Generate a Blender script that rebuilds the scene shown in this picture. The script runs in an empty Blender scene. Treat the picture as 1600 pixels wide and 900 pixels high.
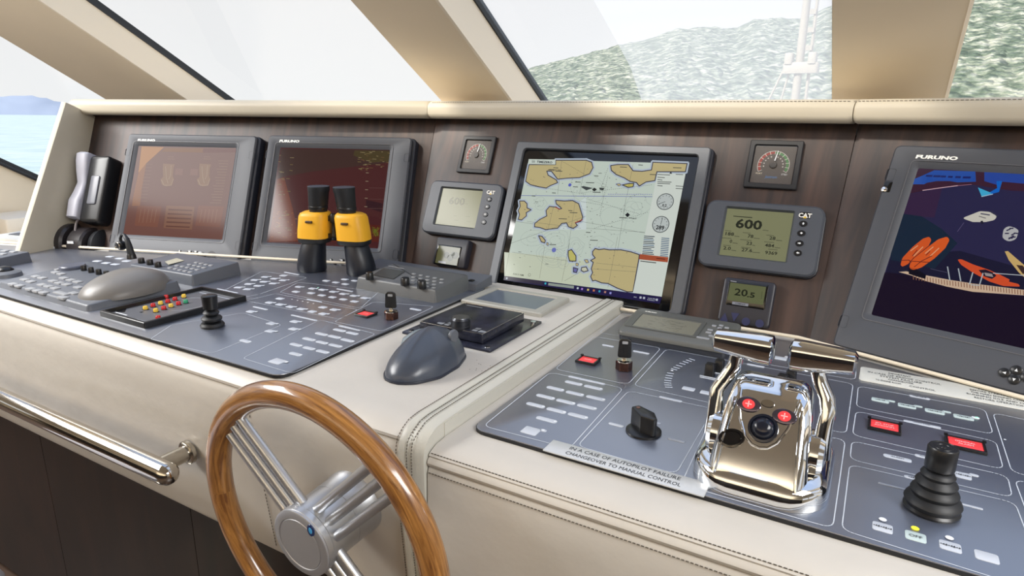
import bpy, bmesh, math, random
from mathutils import Vector, Matrix
random.seed(7)
SC = bpy.context.scene
COL = SC.collection
PI = math.pi

# ------------------------------------------------------------------ camera
FPX = 1003.0
def nrm(v): return v.normalized()
def _cam_ray(px, py): return Vector((px - 800.0, 450.0 - py, -FPX))
_vy = nrm(_cam_ray(1400, 190)); _vx = -nrm(_cam_ray(-1000, 165))
_vz = nrm(_vx.cross(_vy)); _vx = _vy.cross(_vz)
ROT = Matrix((_vx, _vy, _vz))                      # camera -> world
EYE = Vector((0, 0, 0.386))                        # desk top of the right wing is z = 0
cam_d = bpy.data.cameras.new('camera'); cam = bpy.data.objects.new('camera', cam_d); COL.objects.link(cam)
cam_d.sensor_width = 36; cam_d.lens = FPX / 1600 * 36; cam_d.clip_start = 0.02; cam_d.clip_end = 20000
cam.matrix_world = Matrix.Translation(EYE) @ ROT.to_4x4()
SC.camera = cam

# ------------------------------------------------------------------ world, lights, exposure
SC.view_settings.view_transform = 'Standard'; SC.view_settings.look = 'None'
SC.view_settings.exposure = 0.0; SC.view_settings.gamma = 1.0
w = bpy.data.worlds.new('world'); SC.world = w; w.use_nodes = True
nt = w.node_tree; bg = nt.nodes['Background']
tc = nt.nodes.new('ShaderNodeTexCoord'); sp = nt.nodes.new('ShaderNodeSeparateXYZ'); cr = nt.nodes.new('ShaderNodeValToRGB')
nt.links.new(tc.outputs['Generated'], sp.inputs[0]); nt.links.new(sp.outputs['Z'], cr.inputs[0]); nt.links.new(cr.outputs[0], bg.inputs[0])
cr.color_ramp.elements[0].position = 0.0; cr.color_ramp.elements[0].color = (0.90, 0.92, 0.93, 1)
cr.color_ramp.elements[1].position = 0.9; cr.color_ramp.elements[1].color = (0.60, 0.78, 1.15, 1)
e = cr.color_ramp.elements.new(0.22); e.color = (0.87, 0.875, 0.885, 1)
bg.inputs[1].default_value = 1.0
def area(name, loc, rot, sx, sy, power, col=(1, 1, 1)):
    l = bpy.data.lights.new(name, 'AREA'); l.shape = 'RECTANGLE'; l.size = sx; l.size_y = sy; l.energy = power; l.color = col
    o = bpy.data.objects.new(name, l); COL.objects.link(o); o.location = loc; o.rotation_euler = rot; return o
area('ceiling_light_port', (-2.6, -0.15, 1.17), (0, 0, 0), 1.3, 1.2, 105, (1.0, 0.99, 0.97))  # unseen overhead fill added to brighten the cabin
area('ceiling_light_starboard', (1.5, -0.15, 1.17), (0, 0, 0), 1.3, 1.2, 80, (1.0, 0.99, 0.97))  # matching unseen fill added on the starboard side
area('cove_light', (-0.6, -2.6, 0.62), (PI, 0, 0), 6.0, 0.35, 60, (1.0, 0.95, 0.88))  # unseen upward fill added to brighten the ceiling behind the camera
sun = bpy.data.lights.new('sun', 'SUN'); sun.energy = 5.5; sun.angle = math.radians(6); sun.color = (1.0, 0.93, 0.82)
so = bpy.data.objects.new('sun', sun); COL.objects.link(so)
so.rotation_euler = (nrm(Vector((-0.35, -0.64, 0.68)))).to_track_quat('Z', 'Y').to_euler()

# ------------------------------------------------------------------ frames: a pixel of the photograph -> a point on a real plane
class Frame:
    def __init__(s, O, U, V, N): s.O, s.U, s.V, s.N = Vector(O), Vector(U), Vector(V), Vector(N)
    def sub(s, u, v, w=0, rot=0):
        c, n = math.cos(math.radians(rot)), math.sin(math.radians(rot))
        return Frame(s.O + s.U * u + s.V * v + s.N * w, s.U * c + s.V * n, s.V * c - s.U * n, s.N)
    def pt(s, px, py, w=0):
        r = ROT @ _cam_ray(px, py)
        t = (s.O + s.N * w - EYE).dot(s.N) / r.dot(s.N)
        q = EYE + r * t - s.O
        return Vector((q.dot(s.U), q.dot(s.V)))
    def mat(s):
        m = Matrix((s.U, s.V, s.N)).transposed().to_4x4(); m.translation = s.O; return m
def wing(O, ang):
    a = math.radians(ang); t = math.radians(23)
    U = Vector((math.cos(a), math.sin(a), 0)); A = Vector((-math.sin(a), math.cos(a), 0)); Z = Vector((0, 0, 1))
    V = A * math.sin(t) + Z * math.cos(t); N = -A * math.cos(t) + Z * math.sin(t)
    return Frame(O, U, V, N)
ZL = 0.02
DR = Frame((0, 0, 0), (1, 0, 0), (0, 1, 0), (0, 0, 1))      # right desk plate
DL = Frame((0, 0, ZL), (1, 0, 0), (0, 1, 0), (0, 0, 1))     # left desk plate
WD = DR
PC = wing((-0.27694518, 1.24957958, 0), 0)
PL = wing((-1.0076294, 1.25302669, 0), 18)
PR = wing((-0.09288518, 1.2535344, 0), -20)

# ------------------------------------------------------------------ materials
def lin(c):
    c = c / 255.0
    return c / 12.92 if c <= 0.04045 else ((c + 0.055) / 1.055) ** 2.4
def rgb(r, g, b): return (lin(r), lin(g), lin(b), 1)
MC = {}
def mat(name, col, rough=0.5, metal=0.0, spec=0.5, emis=0.0, bump=None, coat=0.0, var=None, coatp=None):
    if name in MC: return MC[name]
    m = bpy.data.materials.new(name); m.use_nodes = True; t = m.node_tree; b = t.nodes['Principled BSDF']
    c = rgb(*col)
    b.inputs['Base Color'].default_value = c; b.inputs['Roughness'].default_value = rough; b.inputs['Metallic'].default_value = metal
    b.inputs['Specular IOR Level'].default_value = spec; b.inputs['Coat Weight'].default_value = coat; b.inputs['Coat Roughness'].default_value = 0.08
    if coatp: b.inputs['Coat Roughness'].default_value, b.inputs['Coat IOR'].default_value = coatp
    if emis: b.inputs['Emission Color'].default_value = c; b.inputs['Emission Strength'].default_value = emis
    tcn = None
    if bump or var:
        tcn = t.nodes.new('ShaderNodeTexCoord')
    if var:            # (scale, amount, stretch)
        mp = t.nodes.new('ShaderNodeMapping'); mp.inputs['Scale'].default_value = var[2] if len(var) > 2 else (1, 1, 1)
        n = t.nodes.new('ShaderNodeTexNoise'); n.inputs['Scale'].default_value = var[0]; n.inputs['Detail'].default_value = 5
        r = t.nodes.new('ShaderNodeValToRGB')
        r.color_ramp.elements[0].position = 0.3; r.color_ramp.elements[1].position = 0.7
        a = var[1]
        r.color_ramp.elements[0].color = tuple(x * (1 - a) for x in c[:3]) + (1,)
        r.color_ramp.elements[1].color = tuple(min(1, x * (1 + a)) for x in c[:3]) + (1,)
        t.links.new(tcn.outputs['Object'], mp.inputs[0]); t.links.new(mp.outputs[0], n.inputs[0]); t.links.new(n.outputs[0], r.inputs[0]); t.links.new(r.outputs[0], b.inputs['Base Color'])
    if bump:
        n2 = t.nodes.new('ShaderNodeTexNoise'); n2.inputs['Scale'].default_value = bump[0]; n2.inputs['Detail'].default_value = 4
        bp = t.nodes.new('ShaderNodeBump'); bp.inputs['Strength'].default_value = bump[1]; bp.inputs['Distance'].default_value = bump[2] if len(bump) > 2 else 0.001
        t.links.new(tcn.outputs['Object'], n2.inputs[0]); t.links.new(n2.outputs[0], bp.inputs['Height']); t.links.new(bp.outputs[0], b.inputs['Normal'])
    MC[name] = m; return m

leather = mat('cream leather', (199, 194, 186), 0.42, spec=0.45, bump=(22, 0.25, 0.006), var=(5, 0.05))
leather_light = mat('pale leather piping', (196, 194, 184), 0.45, bump=(300, 0.2))
leather_fine = mat('cream leather pad', (190, 181, 162), 0.5, bump=(60, 0.15, 0.002))
thread = mat('grey thread', (95, 88, 78), 0.8)
cream_paint = mat('cream vinyl lining', (230, 215, 190), 0.6, var=(3, 0.03), bump=(40, 0.1))
cream_light = mat('light cream vinyl', (236, 224, 204), 0.55)
black_trim = mat('black rubber', (38, 40, 44), 0.6)
plate_m = mat('anthracite control plate', (62, 69, 86), 0.4, spec=1.0, var=(9, 0.05), coat=1.0, coatp=(0.33, 2.7))
plate_edge = mat('black plate edge', (22, 23, 26), 0.5)
print_line = mat('printed pale line', (205, 212, 222), 0.5)
key_m = mat('pale membrane key', (196, 202, 212), 0.4)
key_m2 = mat('pale mint membrane key', (192, 208, 208), 0.4)
led_m = mat('pale led window', (236, 240, 246), 0.3)
led_y = mat('lit yellow led', (235, 225, 60), 0.3, emis=0.8)
led_g = mat('lit green led', (170, 240, 210), 0.3, emis=0.5)
mon_m = mat('grey moulded plastic', (74, 76, 82), 0.5, spec=0.4, bump=(700, 0.05))
mon_lip = mat('grey screen lip', (96, 96, 99), 0.4)
mon_dark = mat('dark blue black plastic', (34, 37, 46), 0.4)
grey_kb = mat('grey keypad plastic', (94, 98, 106), 0.42, bump=(500, 0.05))
grey_kb2 = mat('grey green plastic', (96, 97, 94), 0.42)
grey_light = mat('light grey key', (150, 152, 156), 0.45)
black_p = mat('black plastic', (22, 23, 26), 0.32)
black_r = mat('black soft rubber', (26, 28, 32), 0.5)
black_g = mat('black gloss', (10, 11, 14), 0.08, spec=0.6)
white_ink = mat('white ink', (225, 228, 230), 0.5)
dark_ink = mat('dark ink', (60, 62, 66), 0.6)
red_btn = mat('red translucent lens', (225, 62, 66), 0.35, emis=0.35)
red_led = mat('red cap', (190, 28, 36), 0.25, emis=0.08)
yel_led = mat('amber cap', (228, 190, 70), 0.25, emis=0.08)
grn_led = mat('green cap', (40, 150, 110), 0.25, emis=0.08)
chrome = mat('polished chrome', (225, 228, 232), 0.045, metal=1.0)
steel = mat('brushed stainless', (190, 186, 178), 0.2, metal=1.0)
alu = mat('satin silver', (196, 198, 202), 0.33, metal=0.85)
alu2 = mat('satin silver cap', (186, 188, 194), 0.4, metal=0.7, var=(8, 0.08))
silver_frame = mat('silver painted bezel', (176, 174, 166), 0.45, metal=0.2)
label_m = mat('brushed label plate', (205, 207, 208), 0.35, metal=0.3)
yellow_m = mat('yellow rubber armour', (240, 178, 42), 0.45)
brown_brass = mat('bronze lock barrel', (92, 66, 60), 0.25, metal=0.8)
acryl = mat('black acrylic with dust', (34, 36, 48), 0.22, var=(30, 0.8), spec=0.5)

def wood_mat(name, base, dark, scale, stretch, rough, coat, wav=None):
    m = bpy.data.materials.new(name); m.use_nodes = True; t = m.node_tree; b = t.nodes['Principled BSDF']
    tcn = t.nodes.new('ShaderNodeTexCoord'); mp = t.nodes.new('ShaderNodeMapping'); mp.inputs['Scale'].default_value = stretch
    n = t.nodes.new('ShaderNodeTexNoise'); n.inputs['Scale'].default_value = scale; n.inputs['Detail'].default_value = 8; n.inputs['Distortion'].default_value = 0.6
    r = t.nodes.new('ShaderNodeValToRGB'); r.color_ramp.elements[0].position = 0.35; r.color_ramp.elements[1].position = 0.68
    r.color_ramp.elements[0].color = rgb(*dark); r.color_ramp.elements[1].color = rgb(*base)
    t.links.new(tcn.outputs['Object'], mp.inputs[0]); t.links.new(mp.outputs[0], n.inputs[0]); t.links.new(n.outputs[0], r.inputs[0]); t.links.new(r.outputs[0], b.inputs['Base Color'])
    b.inputs['Roughness'].default_value = rough; b.inputs['Coat Weight'].default_value = coat; b.inputs['Coat Roughness'].default_value = 0.1
    return m
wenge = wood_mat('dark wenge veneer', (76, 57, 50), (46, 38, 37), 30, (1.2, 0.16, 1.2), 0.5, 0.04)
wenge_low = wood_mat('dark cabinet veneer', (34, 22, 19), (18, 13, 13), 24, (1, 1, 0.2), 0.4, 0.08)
def ring_wood():
    m = wood_mat('varnished teak', (182, 130, 70), (108, 66, 30), 1.0, (1, 1, 1), 0.28, 0.9); t = m.node_tree
    tcn = [n for n in t.nodes if n.type == 'TEX_COORD'][0]; nz = [n for n in t.nodes if n.type == 'TEX_NOISE'][0]; mpn = [n for n in t.nodes if n.type == 'MAPPING'][0]
    gr = t.nodes.new('ShaderNodeTexGradient'); gr.gradient_type = 'RADIAL'; se = t.nodes.new('ShaderNodeSeparateXYZ'); ln = t.nodes.new('ShaderNodeVectorMath'); ln.operation = 'LENGTH'
    cb = t.nodes.new('ShaderNodeCombineXYZ'); t.links.new(tcn.outputs['Object'], gr.inputs[0]); t.links.new(tcn.outputs['Object'], se.inputs[0]); t.links.new(tcn.outputs['Object'], ln.inputs[0])
    t.links.new(gr.outputs['Fac'], cb.inputs[0]); t.links.new(ln.outputs['Value'], cb.inputs[1]); t.links.new(se.outputs['Z'], cb.inputs[2]); t.links.new(cb.outputs[0], mpn.inputs[0])
    mpn.inputs['Scale'].default_value = (9, 90, 90); mpn.inputs['Rotation'].default_value = (0, 0, 0.02); nz.inputs['Scale'].default_value = 1.6; nz.inputs['Detail'].default_value = 9; nz.inputs['Roughness'].default_value = .65; nz.inputs['Distortion'].default_value = 1.2
    return m
teak = ring_wood()

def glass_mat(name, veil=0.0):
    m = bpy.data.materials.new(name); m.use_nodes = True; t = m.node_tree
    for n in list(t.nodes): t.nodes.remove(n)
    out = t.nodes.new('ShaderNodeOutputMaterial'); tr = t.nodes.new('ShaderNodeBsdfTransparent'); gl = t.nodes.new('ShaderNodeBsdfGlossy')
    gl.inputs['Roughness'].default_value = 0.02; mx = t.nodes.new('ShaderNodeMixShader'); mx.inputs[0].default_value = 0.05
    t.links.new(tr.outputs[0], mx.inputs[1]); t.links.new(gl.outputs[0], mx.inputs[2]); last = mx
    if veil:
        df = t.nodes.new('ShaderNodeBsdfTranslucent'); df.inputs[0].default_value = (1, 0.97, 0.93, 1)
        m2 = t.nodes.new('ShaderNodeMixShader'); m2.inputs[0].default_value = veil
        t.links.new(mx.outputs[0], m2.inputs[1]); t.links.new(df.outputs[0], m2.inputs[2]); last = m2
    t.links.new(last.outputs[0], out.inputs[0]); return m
glass = glass_mat('window glass'); glass_veil = glass_mat('salt hazed window glass', 0.42); glass_thin = glass_mat('thinly hazed window glass', 0.12)  # white veil puts the glare of a reflection into the glass material

# ------------------------------------------------------------------ mesh builder
def rrect(x0, x1, y0, y1, r, n=4):
    r = max(1e-5, min(r, (x1 - x0) / 2 - 1e-5, (y1 - y0) / 2 - 1e-5)); P = []
    for cx, cy, a0 in ((x1 - r, y1 - r, 0), (x0 + r, y1 - r, 90), (x0 + r, y0 + r, 180), (x1 - r, y0 + r, 270)):
        for k in range(n + 1):
            a = math.radians(a0 + 90 * k / n); P.append(Vector((cx + r * math.cos(a), cy + r * math.sin(a))))
    return P
def rpoly(P, r, n=4):
    P = [Vector(p[:2]) for p in P]; out = []
    for i, p in enumerate(P):
        a = P[i - 1] - p; b = P[(i + 1) % len(P)] - p
        la, lb = a.length, b.length; a.normalize(); b.normalize()
        ri = r[i] if isinstance(r, (list, tuple)) else r
        ang = math.acos(max(-1, min(1, a.dot(b)))); d = min(ri / max(math.tan(ang / 2), 1e-3), la * .45, lb * .45)
        p0, p1 = p + a * d, p + b * d
        for k in range(n + 1):
            s = k / n; out.append((p0 * (1 - s) ** 2 + p * 2 * s * (1 - s) + p1 * s * s))
    return out
def offs(P, d):     # inward offset of a CCW polygon
    n = len(P); out = []
    for i in range(n):
        t = (P[(i + 1) % n] - P[i - 1]); 
        if t.length < 1e-9: out.append(P[i]); continue
        t.normalize(); out.append(P[i] + Vector((-t.y, t.x)) * d)
    return out
def ccw(P):
    A = sum(P[i - 1].x * P[i].y - P[i].x * P[i - 1].y for i in range(len(P)))
    return P if A > 0 else P[::-1]
def z3(P, z): return [Vector((p[0], p[1], z)) for p in P]
class MB:
    def __init__(s): s.v = []; s.f = []; s.m = []
    def add(s, vs, fs, m=0):
        k = len(s.v); s.v += [tuple(v) for v in vs]; s.f += [tuple(i + k for i in f) for f in fs]; s.m += [m] * len(fs); return s
    def loft(s, loops, cap0=True, cap1=True, m=0, closed=False):
        n = len(loops[0]); vs = [p for L in loops for p in L]; fs = []
        K = len(loops)
        for a in range(K if closed else K - 1):
            b = (a + 1) % K
            for i in range(n):
                j = (i + 1) % n; fs.append((a * n + i, a * n + j, b * n + j, b * n + i))
        if not closed:
            if cap0: fs.append(tuple(range(n - 1, -1, -1)))
            if cap1: fs.append(tuple((K - 1) * n + i for i in range(n)))
        return s.add(vs, fs, m)
    def prism(s, P, z0, z1, b=0.0, m=0, bb=0.0):
        P = ccw([Vector(p[:2]) for p in P]); L = []
        if bb: L += [z3(offs(P, bb), z0), z3(P, z0 + bb)]
        else: L += [z3(P, z0)]
        if b: L += [z3(P, z1 - b), z3(offs(P, b * .35), z1 - b * .3), z3(offs(P, b), z1)]
        else: L += [z3(P, z1)]
        return s.loft(L, m=m)
    def rb(s, x0, x1, y0, y1, z0, z1, r=0.004, b=0.0015, m=0, n=3):
        return s.prism(rrect(x0, x1, y0, y1, r, n), z0, z1, b, m)
    def box(s, x0, x1, y0, y1, z0, z1, m=0):
        return s.prism([(x0, y0), (x1, y0), (x1, y1), (x0, y1)], z0, z1, 0, m)
    def ring(s, o, i, z0, z1, lip=0.004, depth=0.006, b=0.002, m=0, back=True):
        """picture-frame: o, i = (x0,x1,y0,y1,r)"""
        O = rrect(*o); I = rrect(*i); G = rrect(i[0] - lip, i[1] + lip, i[2] - lip, i[3] + lip, i[4] + lip)
        L = [z3(O, z0), z3(O, z1 - b), z3(offs(O, b), z1), z3(G, z1), z3(I, z1 - depth), z3(I, z0 if back else z1 - depth)]
        return s.loft(L, cap0=False, cap1=False, m=m, closed=back)
    def lathe(s, prof, c=(0, 0, 0), n=24, ax='z', m=0, cap=True):
        L = []
        for r, z in prof:
            q = []
            for k in range(n):
                a = 2 * PI * k / n; p = (r * math.cos(a), r * math.sin(a), z)
                if ax == 'x': p = (p[2], p[0], p[1])
                elif ax == 'y': p = (p[1], p[2], p[0])
                q.append(Vector(p) + Vector(c))
            L.append(q)
        return s.loft(L, cap0=cap, cap1=cap, m=m)
    def cyl(s, c, r, h, n=20, ax='z', m=0, b=0.0):
        pr = [(r, 0), (r, h - b), (r - b, h)] if b else [(r, 0), (r, h)]
        return s.lathe(pr, c, n, ax, m)
    def tube(s, path, r, n=10, m=0, closed=False, sx=1.0):
        path = [Vector(p) for p in path]; K = len(path); L = []; up = None
        for i in range(K):
            a = path[i - 1] if (i or closed) else path[i]; b = path[(i + 1) % K] if (i < K - 1 or closed) else path[i]
            t = (b - a).normalized()
            if up is None: up = t.orthogonal().normalized()
            up = (up - t * up.dot(t)).normalized(); sd = t.cross(up)
            ri = r[i] if isinstance(r, (list, tuple)) else r
            L.append([path[i] + (up * math.cos(2 * PI * k / n) + sd * math.sin(2 * PI * k / n) * sx) * ri for k in range(n)])
        return s.loft(L, m=m, closed=closed)
    def xf(s, M, k0=0):
        s.v = s.v[:k0] + [tuple(M @ Vector(v)) for v in s.v[k0:]]; return s
    def obj(s, name, mats, parent=None, smooth=True, label=None, **kw):
        me = bpy.data.meshes.new(name); me.from_pydata(s.v, [], s.f)
        mats = mats if isinstance(mats, (list, tuple)) else [mats]
        for q in mats: me.materials.append(q)
        if len(mats) > 1: me.polygons.foreach_set('material_index', s.m)
        bm = bmesh.new(); bm.from_mesh(me); bmesh.ops.recalc_face_normals(bm, faces=bm.faces)
        big = [f for f in bm.faces if len(f.verts) > 8]
        if big: bmesh.ops.triangulate(bm, faces=big)
        bm.to_mesh(me); bm.free()
        if smooth: me.shade_smooth(); me.set_sharp_from_angle(angle=math.radians(38))
        o = bpy.data.objects.new(name, me); COL.objects.link(o)
        if parent is not None: o.parent = parent
        if label: o['label'] = label
        for k, v in kw.items(): o[k] = v
        return o
def thing(name, label, cat, F=None, group=None):
    o = bpy.data.objects.new(name, None); COL.objects.link(o); o.empty_display_size = 0.02
    if F is not None: o.matrix_world = F.mat()
    o['label'] = label; o['category'] = cat
    if group: o['group'] = group
    return o
def structure(o): o['kind'] = 'structure'; return o
def relabel(o, label): o['label'] = label; return o
def dup(root, loc_m, label=None):
    r = root.copy(); COL.objects.link(r); r.matrix_world = loc_m
    if label: r['label'] = label
    for ch in list(root.children):
        c = ch.copy(); COL.objects.link(c); c.parent = r
        for g in ch.children:
            d = g.copy(); COL.objects.link(d); d.parent = c
    return r

# ------------------------------------------------------------------ flat print / screen art
_TX = {}
def text_mesh(s, bold=0.0):
    k = (s, bold)
    if k in _TX: return _TX[k]
    cu = bpy.data.curves.new('t', 'FONT'); cu.body = s; cu.size = 1.0; cu.offset = bold; cu.resolution_u = 2
    o = bpy.data.objects.new('t', cu); COL.objects.link(o); dg = bpy.context.evaluated_depsgraph_get(); dg.update()
    me = bpy.data.meshes.new_from_object(o.evaluated_get(dg))
    V = [tuple(v.co[:2]) for v in me.vertices]; Fc = [tuple(p.vertices) for p in me.polygons]
    bpy.data.objects.remove(o); bpy.data.curves.remove(cu); bpy.data.meshes.remove(me)
    _TX[k] = (V, Fc); return _TX[k]
class Art:
    def __init__(s, F, z0=0.0, step=0.00006, emis=0.0, rough=0.25, tag=''):
        s.F, s.z, s.st, s.em, s.ro, s.tag = F, z0, step, emis, rough, tag; s.b = MB(); s.mats = []; s.ix = {}
    def mi(s, col):
        if not isinstance(col, tuple): key = col.name; m = col
        else:
            key = 'art %s %d %d %d e%.2f r%.2f' % ((s.tag,) + col + (s.em, s.ro)); m = None
        if key not in s.ix:
            s.ix[key] = len(s.mats); s.mats.append(m or (mat(key, col, s.ro, emis=s.em) if not s.em else screen_mat(key, col, s.em, s.ro)))
        return s.ix[key]
    def P(s, p): return s.F.pt(*p) if not isinstance(p, Vector) else p      # pixel tuple or local Vector
    def poly(s, pts, col, lay=1, r=0):
        q = [s.P(p) for p in pts]
        if r: q = rpoly(q, r)
        q = ccw(q)
        s.b.add(z3(q, s.z + lay * s.st), [tuple(range(len(q)))], s.mi(col)); return s
    def line(s, pts, wd, col, lay=2, closed=False, dash=None):
        q = [s.P(p) for p in pts]; n = len(q); m = s.mi(col); z = s.z + lay * s.st
        for i in range(n if closed else n - 1):
            a, b = q[i], q[(i + 1) % n]; t = b - a; Ln = t.length
            if Ln < 1e-6: continue
            t /= Ln; o = Vector((-t.y, t.x)) * wd / 2
            if dash:
                k = 0.0
                while k < Ln:
                    e_ = min(Ln, k + dash); A = a + t * k; B = a + t * e_
                    s.b.add(z3([A - o, B - o, B + o, A + o], z), [(0, 1, 2, 3)], m); k += dash * 2
            else:
                A = a - t * wd * .3; B = b + t * wd * .3
                s.b.add(z3([A - o, B - o, B + o, A + o], z), [(0, 1, 2, 3)], m)
        return s
    def circ(s, c, r, col, lay=2, wd=None, n=28, a0=0, a1=360):
        c = s.P(c); m = s.mi(col); z = s.z + lay * s.st
        A = [math.radians(a0 + (a1 - a0) * k / n) for k in range(n + 1)]
        if wd is None: s.b.add(z3([c + Vector((math.cos(a), math.sin(a))) * r for a in A[:-1]], z), [tuple(range(n))], m)
        else:
            for k in range(n):
                u0, u1 = Vector((math.cos(A[k]), math.sin(A[k]))), Vector((math.cos(A[k + 1]), math.sin(A[k + 1])))
                s.b.add(z3([c + u0 * (r - wd / 2), c + u0 * (r + wd / 2), c + u1 * (r + wd / 2), c + u1 * (r - wd / 2)], z), [(0, 1, 2, 3)], m)
        return s
    def text(s, t, p, h, col, lay=4, right=None, bold=0.01, center=False, shear=0):
        V, Fc = text_mesh(t, bold); 
        if not V: return s
        x0 = min(v[0] for v in V); x1 = max(v[0] for v in V); y0 = min(v[1] for v in V); y1 = max(v[1] for v in V)
        a = s.P(p); sy = h / max(0.5, (y1 if y1 > .3 else .7)); sx = sy
        if right is not None: sx = (s.P(right).x - a.x) / (x1 - x0)
        ox = -(x1 + x0) / 2 if center else -x0
        s.b.add([(a.x + (v[0] + ox) * sx + v[1] * shear * sy, a.y + v[1] * sy, s.z + lay * s.st) for v in V], Fc, s.mi(col)); return s
    def obj(s, name, parent=None, **kw):
        me = bpy.data.meshes.new(name); me.from_pydata(s.b.v, [], s.b.f)
        for q in s.mats: me.materials.append(q)
        me.polygons.foreach_set('material_index', s.b.m)
        bm = bmesh.new(); bm.from_mesh(me)
        bad = [f for f in bm.faces if f.normal.z < 0]
        if bad: bmesh.ops.reverse_faces(bm, faces=bad)
        big = [f for f in bm.faces if len(f.verts) > 4]
        if big: bmesh.ops.triangulate(bm, faces=big)
        bm.to_mesh(me); bm.free()
        o = bpy.data.objects.new(name, me); COL.objects.link(o)
        if parent is not None: o.parent = parent
        for k, v in kw.items(): o[k] = v
        return o
def screen_mat(key, col, em, ro):
    if key in MC: return MC[key]
    m = bpy.data.materials.new(key); m.use_nodes = True; b = m.node_tree.nodes['Principled BSDF']
    c = rgb(*col); b.inputs['Base Color'].default_value = (c[0] * .04, c[1] * .04, c[2] * .04, 1)
    b.inputs['Emission Color'].default_value = c; b.inputs['Emission Strength'].default_value = em
    b.inputs['Roughness'].default_value = ro; b.inputs['Specular IOR Level'].default_value = 0.08 if ' m1 ' in key else 0.25
    MC[key] = m; return m
def crop(x0, y0, s): return lambda x, y: (x0 + x / s, y0 + y / s)

exec_parts = []
# ================================================================== SETTING
D_GL = 1.276; RN = Vector((0, 0.52538, 0.85087))         # raked windscreen plane: RN . p = D_GL
RD = Vector((0, 0.85087, -0.52538))                      # rake direction, down and forward
def glp(px, py, h=0.0):
    r = ROT @ _cam_ray(px, py); t = (D_GL - h - RN.dot(EYE)) / r.dot(RN); return EYE + r * t
def at_rake(x, z, h=0.0):                                # point of the plane at given x, height
    return Vector((x, (D_GL - h - RN.z * z) / RN.y, z))
ZT, ZB = 1.2, -0.75
def pillar(name, x0, x1, h, zb=-0.3, reveal=None):
    """inner face at depth h inside the glass; returns object"""
    b = MB(); L = []
    for z in (zb, ZT):
        L.append([at_rake(x0, z, h), at_rake(x1, z, h), at_rake(x1 + 0.004, z, 0.0), at_rake(x0 - 0.0, z, 0.0)])
    b.loft(L, m=0)
    return structure(b.obj(name, cream_paint, smooth=False))
XA0, XA1 = -2.79, -2.275
XB0, XB1 = -1.125, -0.90
XC0, XC1 = -0.122, 0.075
pil = [pillar('trim_1', XA0, XA1, 0.1, zb=-0.25), pillar('trim_2', XB0, XB1, 0.1, zb=0.3), pillar('trim_3', XC0, XC1, 0.1, zb=0.3), pillar('trim_4', 1.15, 1.45, 0.1, zb=0.3), pillar('trim_5', 2.7, 3.0, 0.1, zb=-0.25)]
XS = [(-5.9, XA0), (XA1, XB0), (XB1, XC0), (XC1, 1.15), (1.45, 2.7), (3.0, 5.0)]
for i, (a, b_) in enumerate(XS):
    zb = -0.6 if i in (0, 5) else 0.3
    g = 0.013
    fr = MB()
    for (u0, u1) in ((a, a + g), (b_ - g, b_)):
        fr.loft([[at_rake(u0, z, 0.012), at_rake(u1, z, 0.012), at_rake(u1, z, -0.01), at_rake(u0, z, -0.01)] for z in (zb, ZT)])
    w_ = structure(fr.obj('window_%d' % (i + 1), black_trim, smooth=False))
    if i == 2:      # the starboard part of this screen carries a painted white reflection
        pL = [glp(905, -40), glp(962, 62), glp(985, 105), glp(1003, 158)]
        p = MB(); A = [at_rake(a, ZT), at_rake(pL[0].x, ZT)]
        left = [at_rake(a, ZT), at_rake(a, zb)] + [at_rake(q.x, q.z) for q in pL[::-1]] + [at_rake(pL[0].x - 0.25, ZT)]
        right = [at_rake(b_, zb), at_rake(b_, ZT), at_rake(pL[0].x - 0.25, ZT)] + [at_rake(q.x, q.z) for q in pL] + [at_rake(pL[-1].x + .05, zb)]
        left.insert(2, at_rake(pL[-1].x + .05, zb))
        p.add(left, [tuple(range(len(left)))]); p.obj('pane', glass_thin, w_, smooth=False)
        p = MB(); p.add(right, [tuple(range(len(right)))]); p.obj('pane', glass_veil, w_, smooth=False, label='right part of the pane with painted glare')
    else:
        p = MB(); p.add([at_rake(a, zb), at_rake(b_, zb), at_rake(b_, ZT), at_rake(a, ZT)], [(0, 1, 2, 3)]); p.obj('pane', glass, w_, smooth=False)
    # light reveal strip beside the gasket
# light coloured reveals on the right faces of the pillars
for k, (x1) in enumerate((XA1, XB1, XC1, 1.45, 3.0)):
    b = MB(); b.loft([[at_rake(x1, z, 0.101), at_rake(x1 + .006, z, 0.099), at_rake(x1 + .008, z, 0.012), at_rake(x1, z, 0.012)] for z in (-0.25 if k in (0, 4) else .3, ZT)])
    structure(b.obj('trim_%d' % (k + 6), cream_light, smooth=False))
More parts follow.
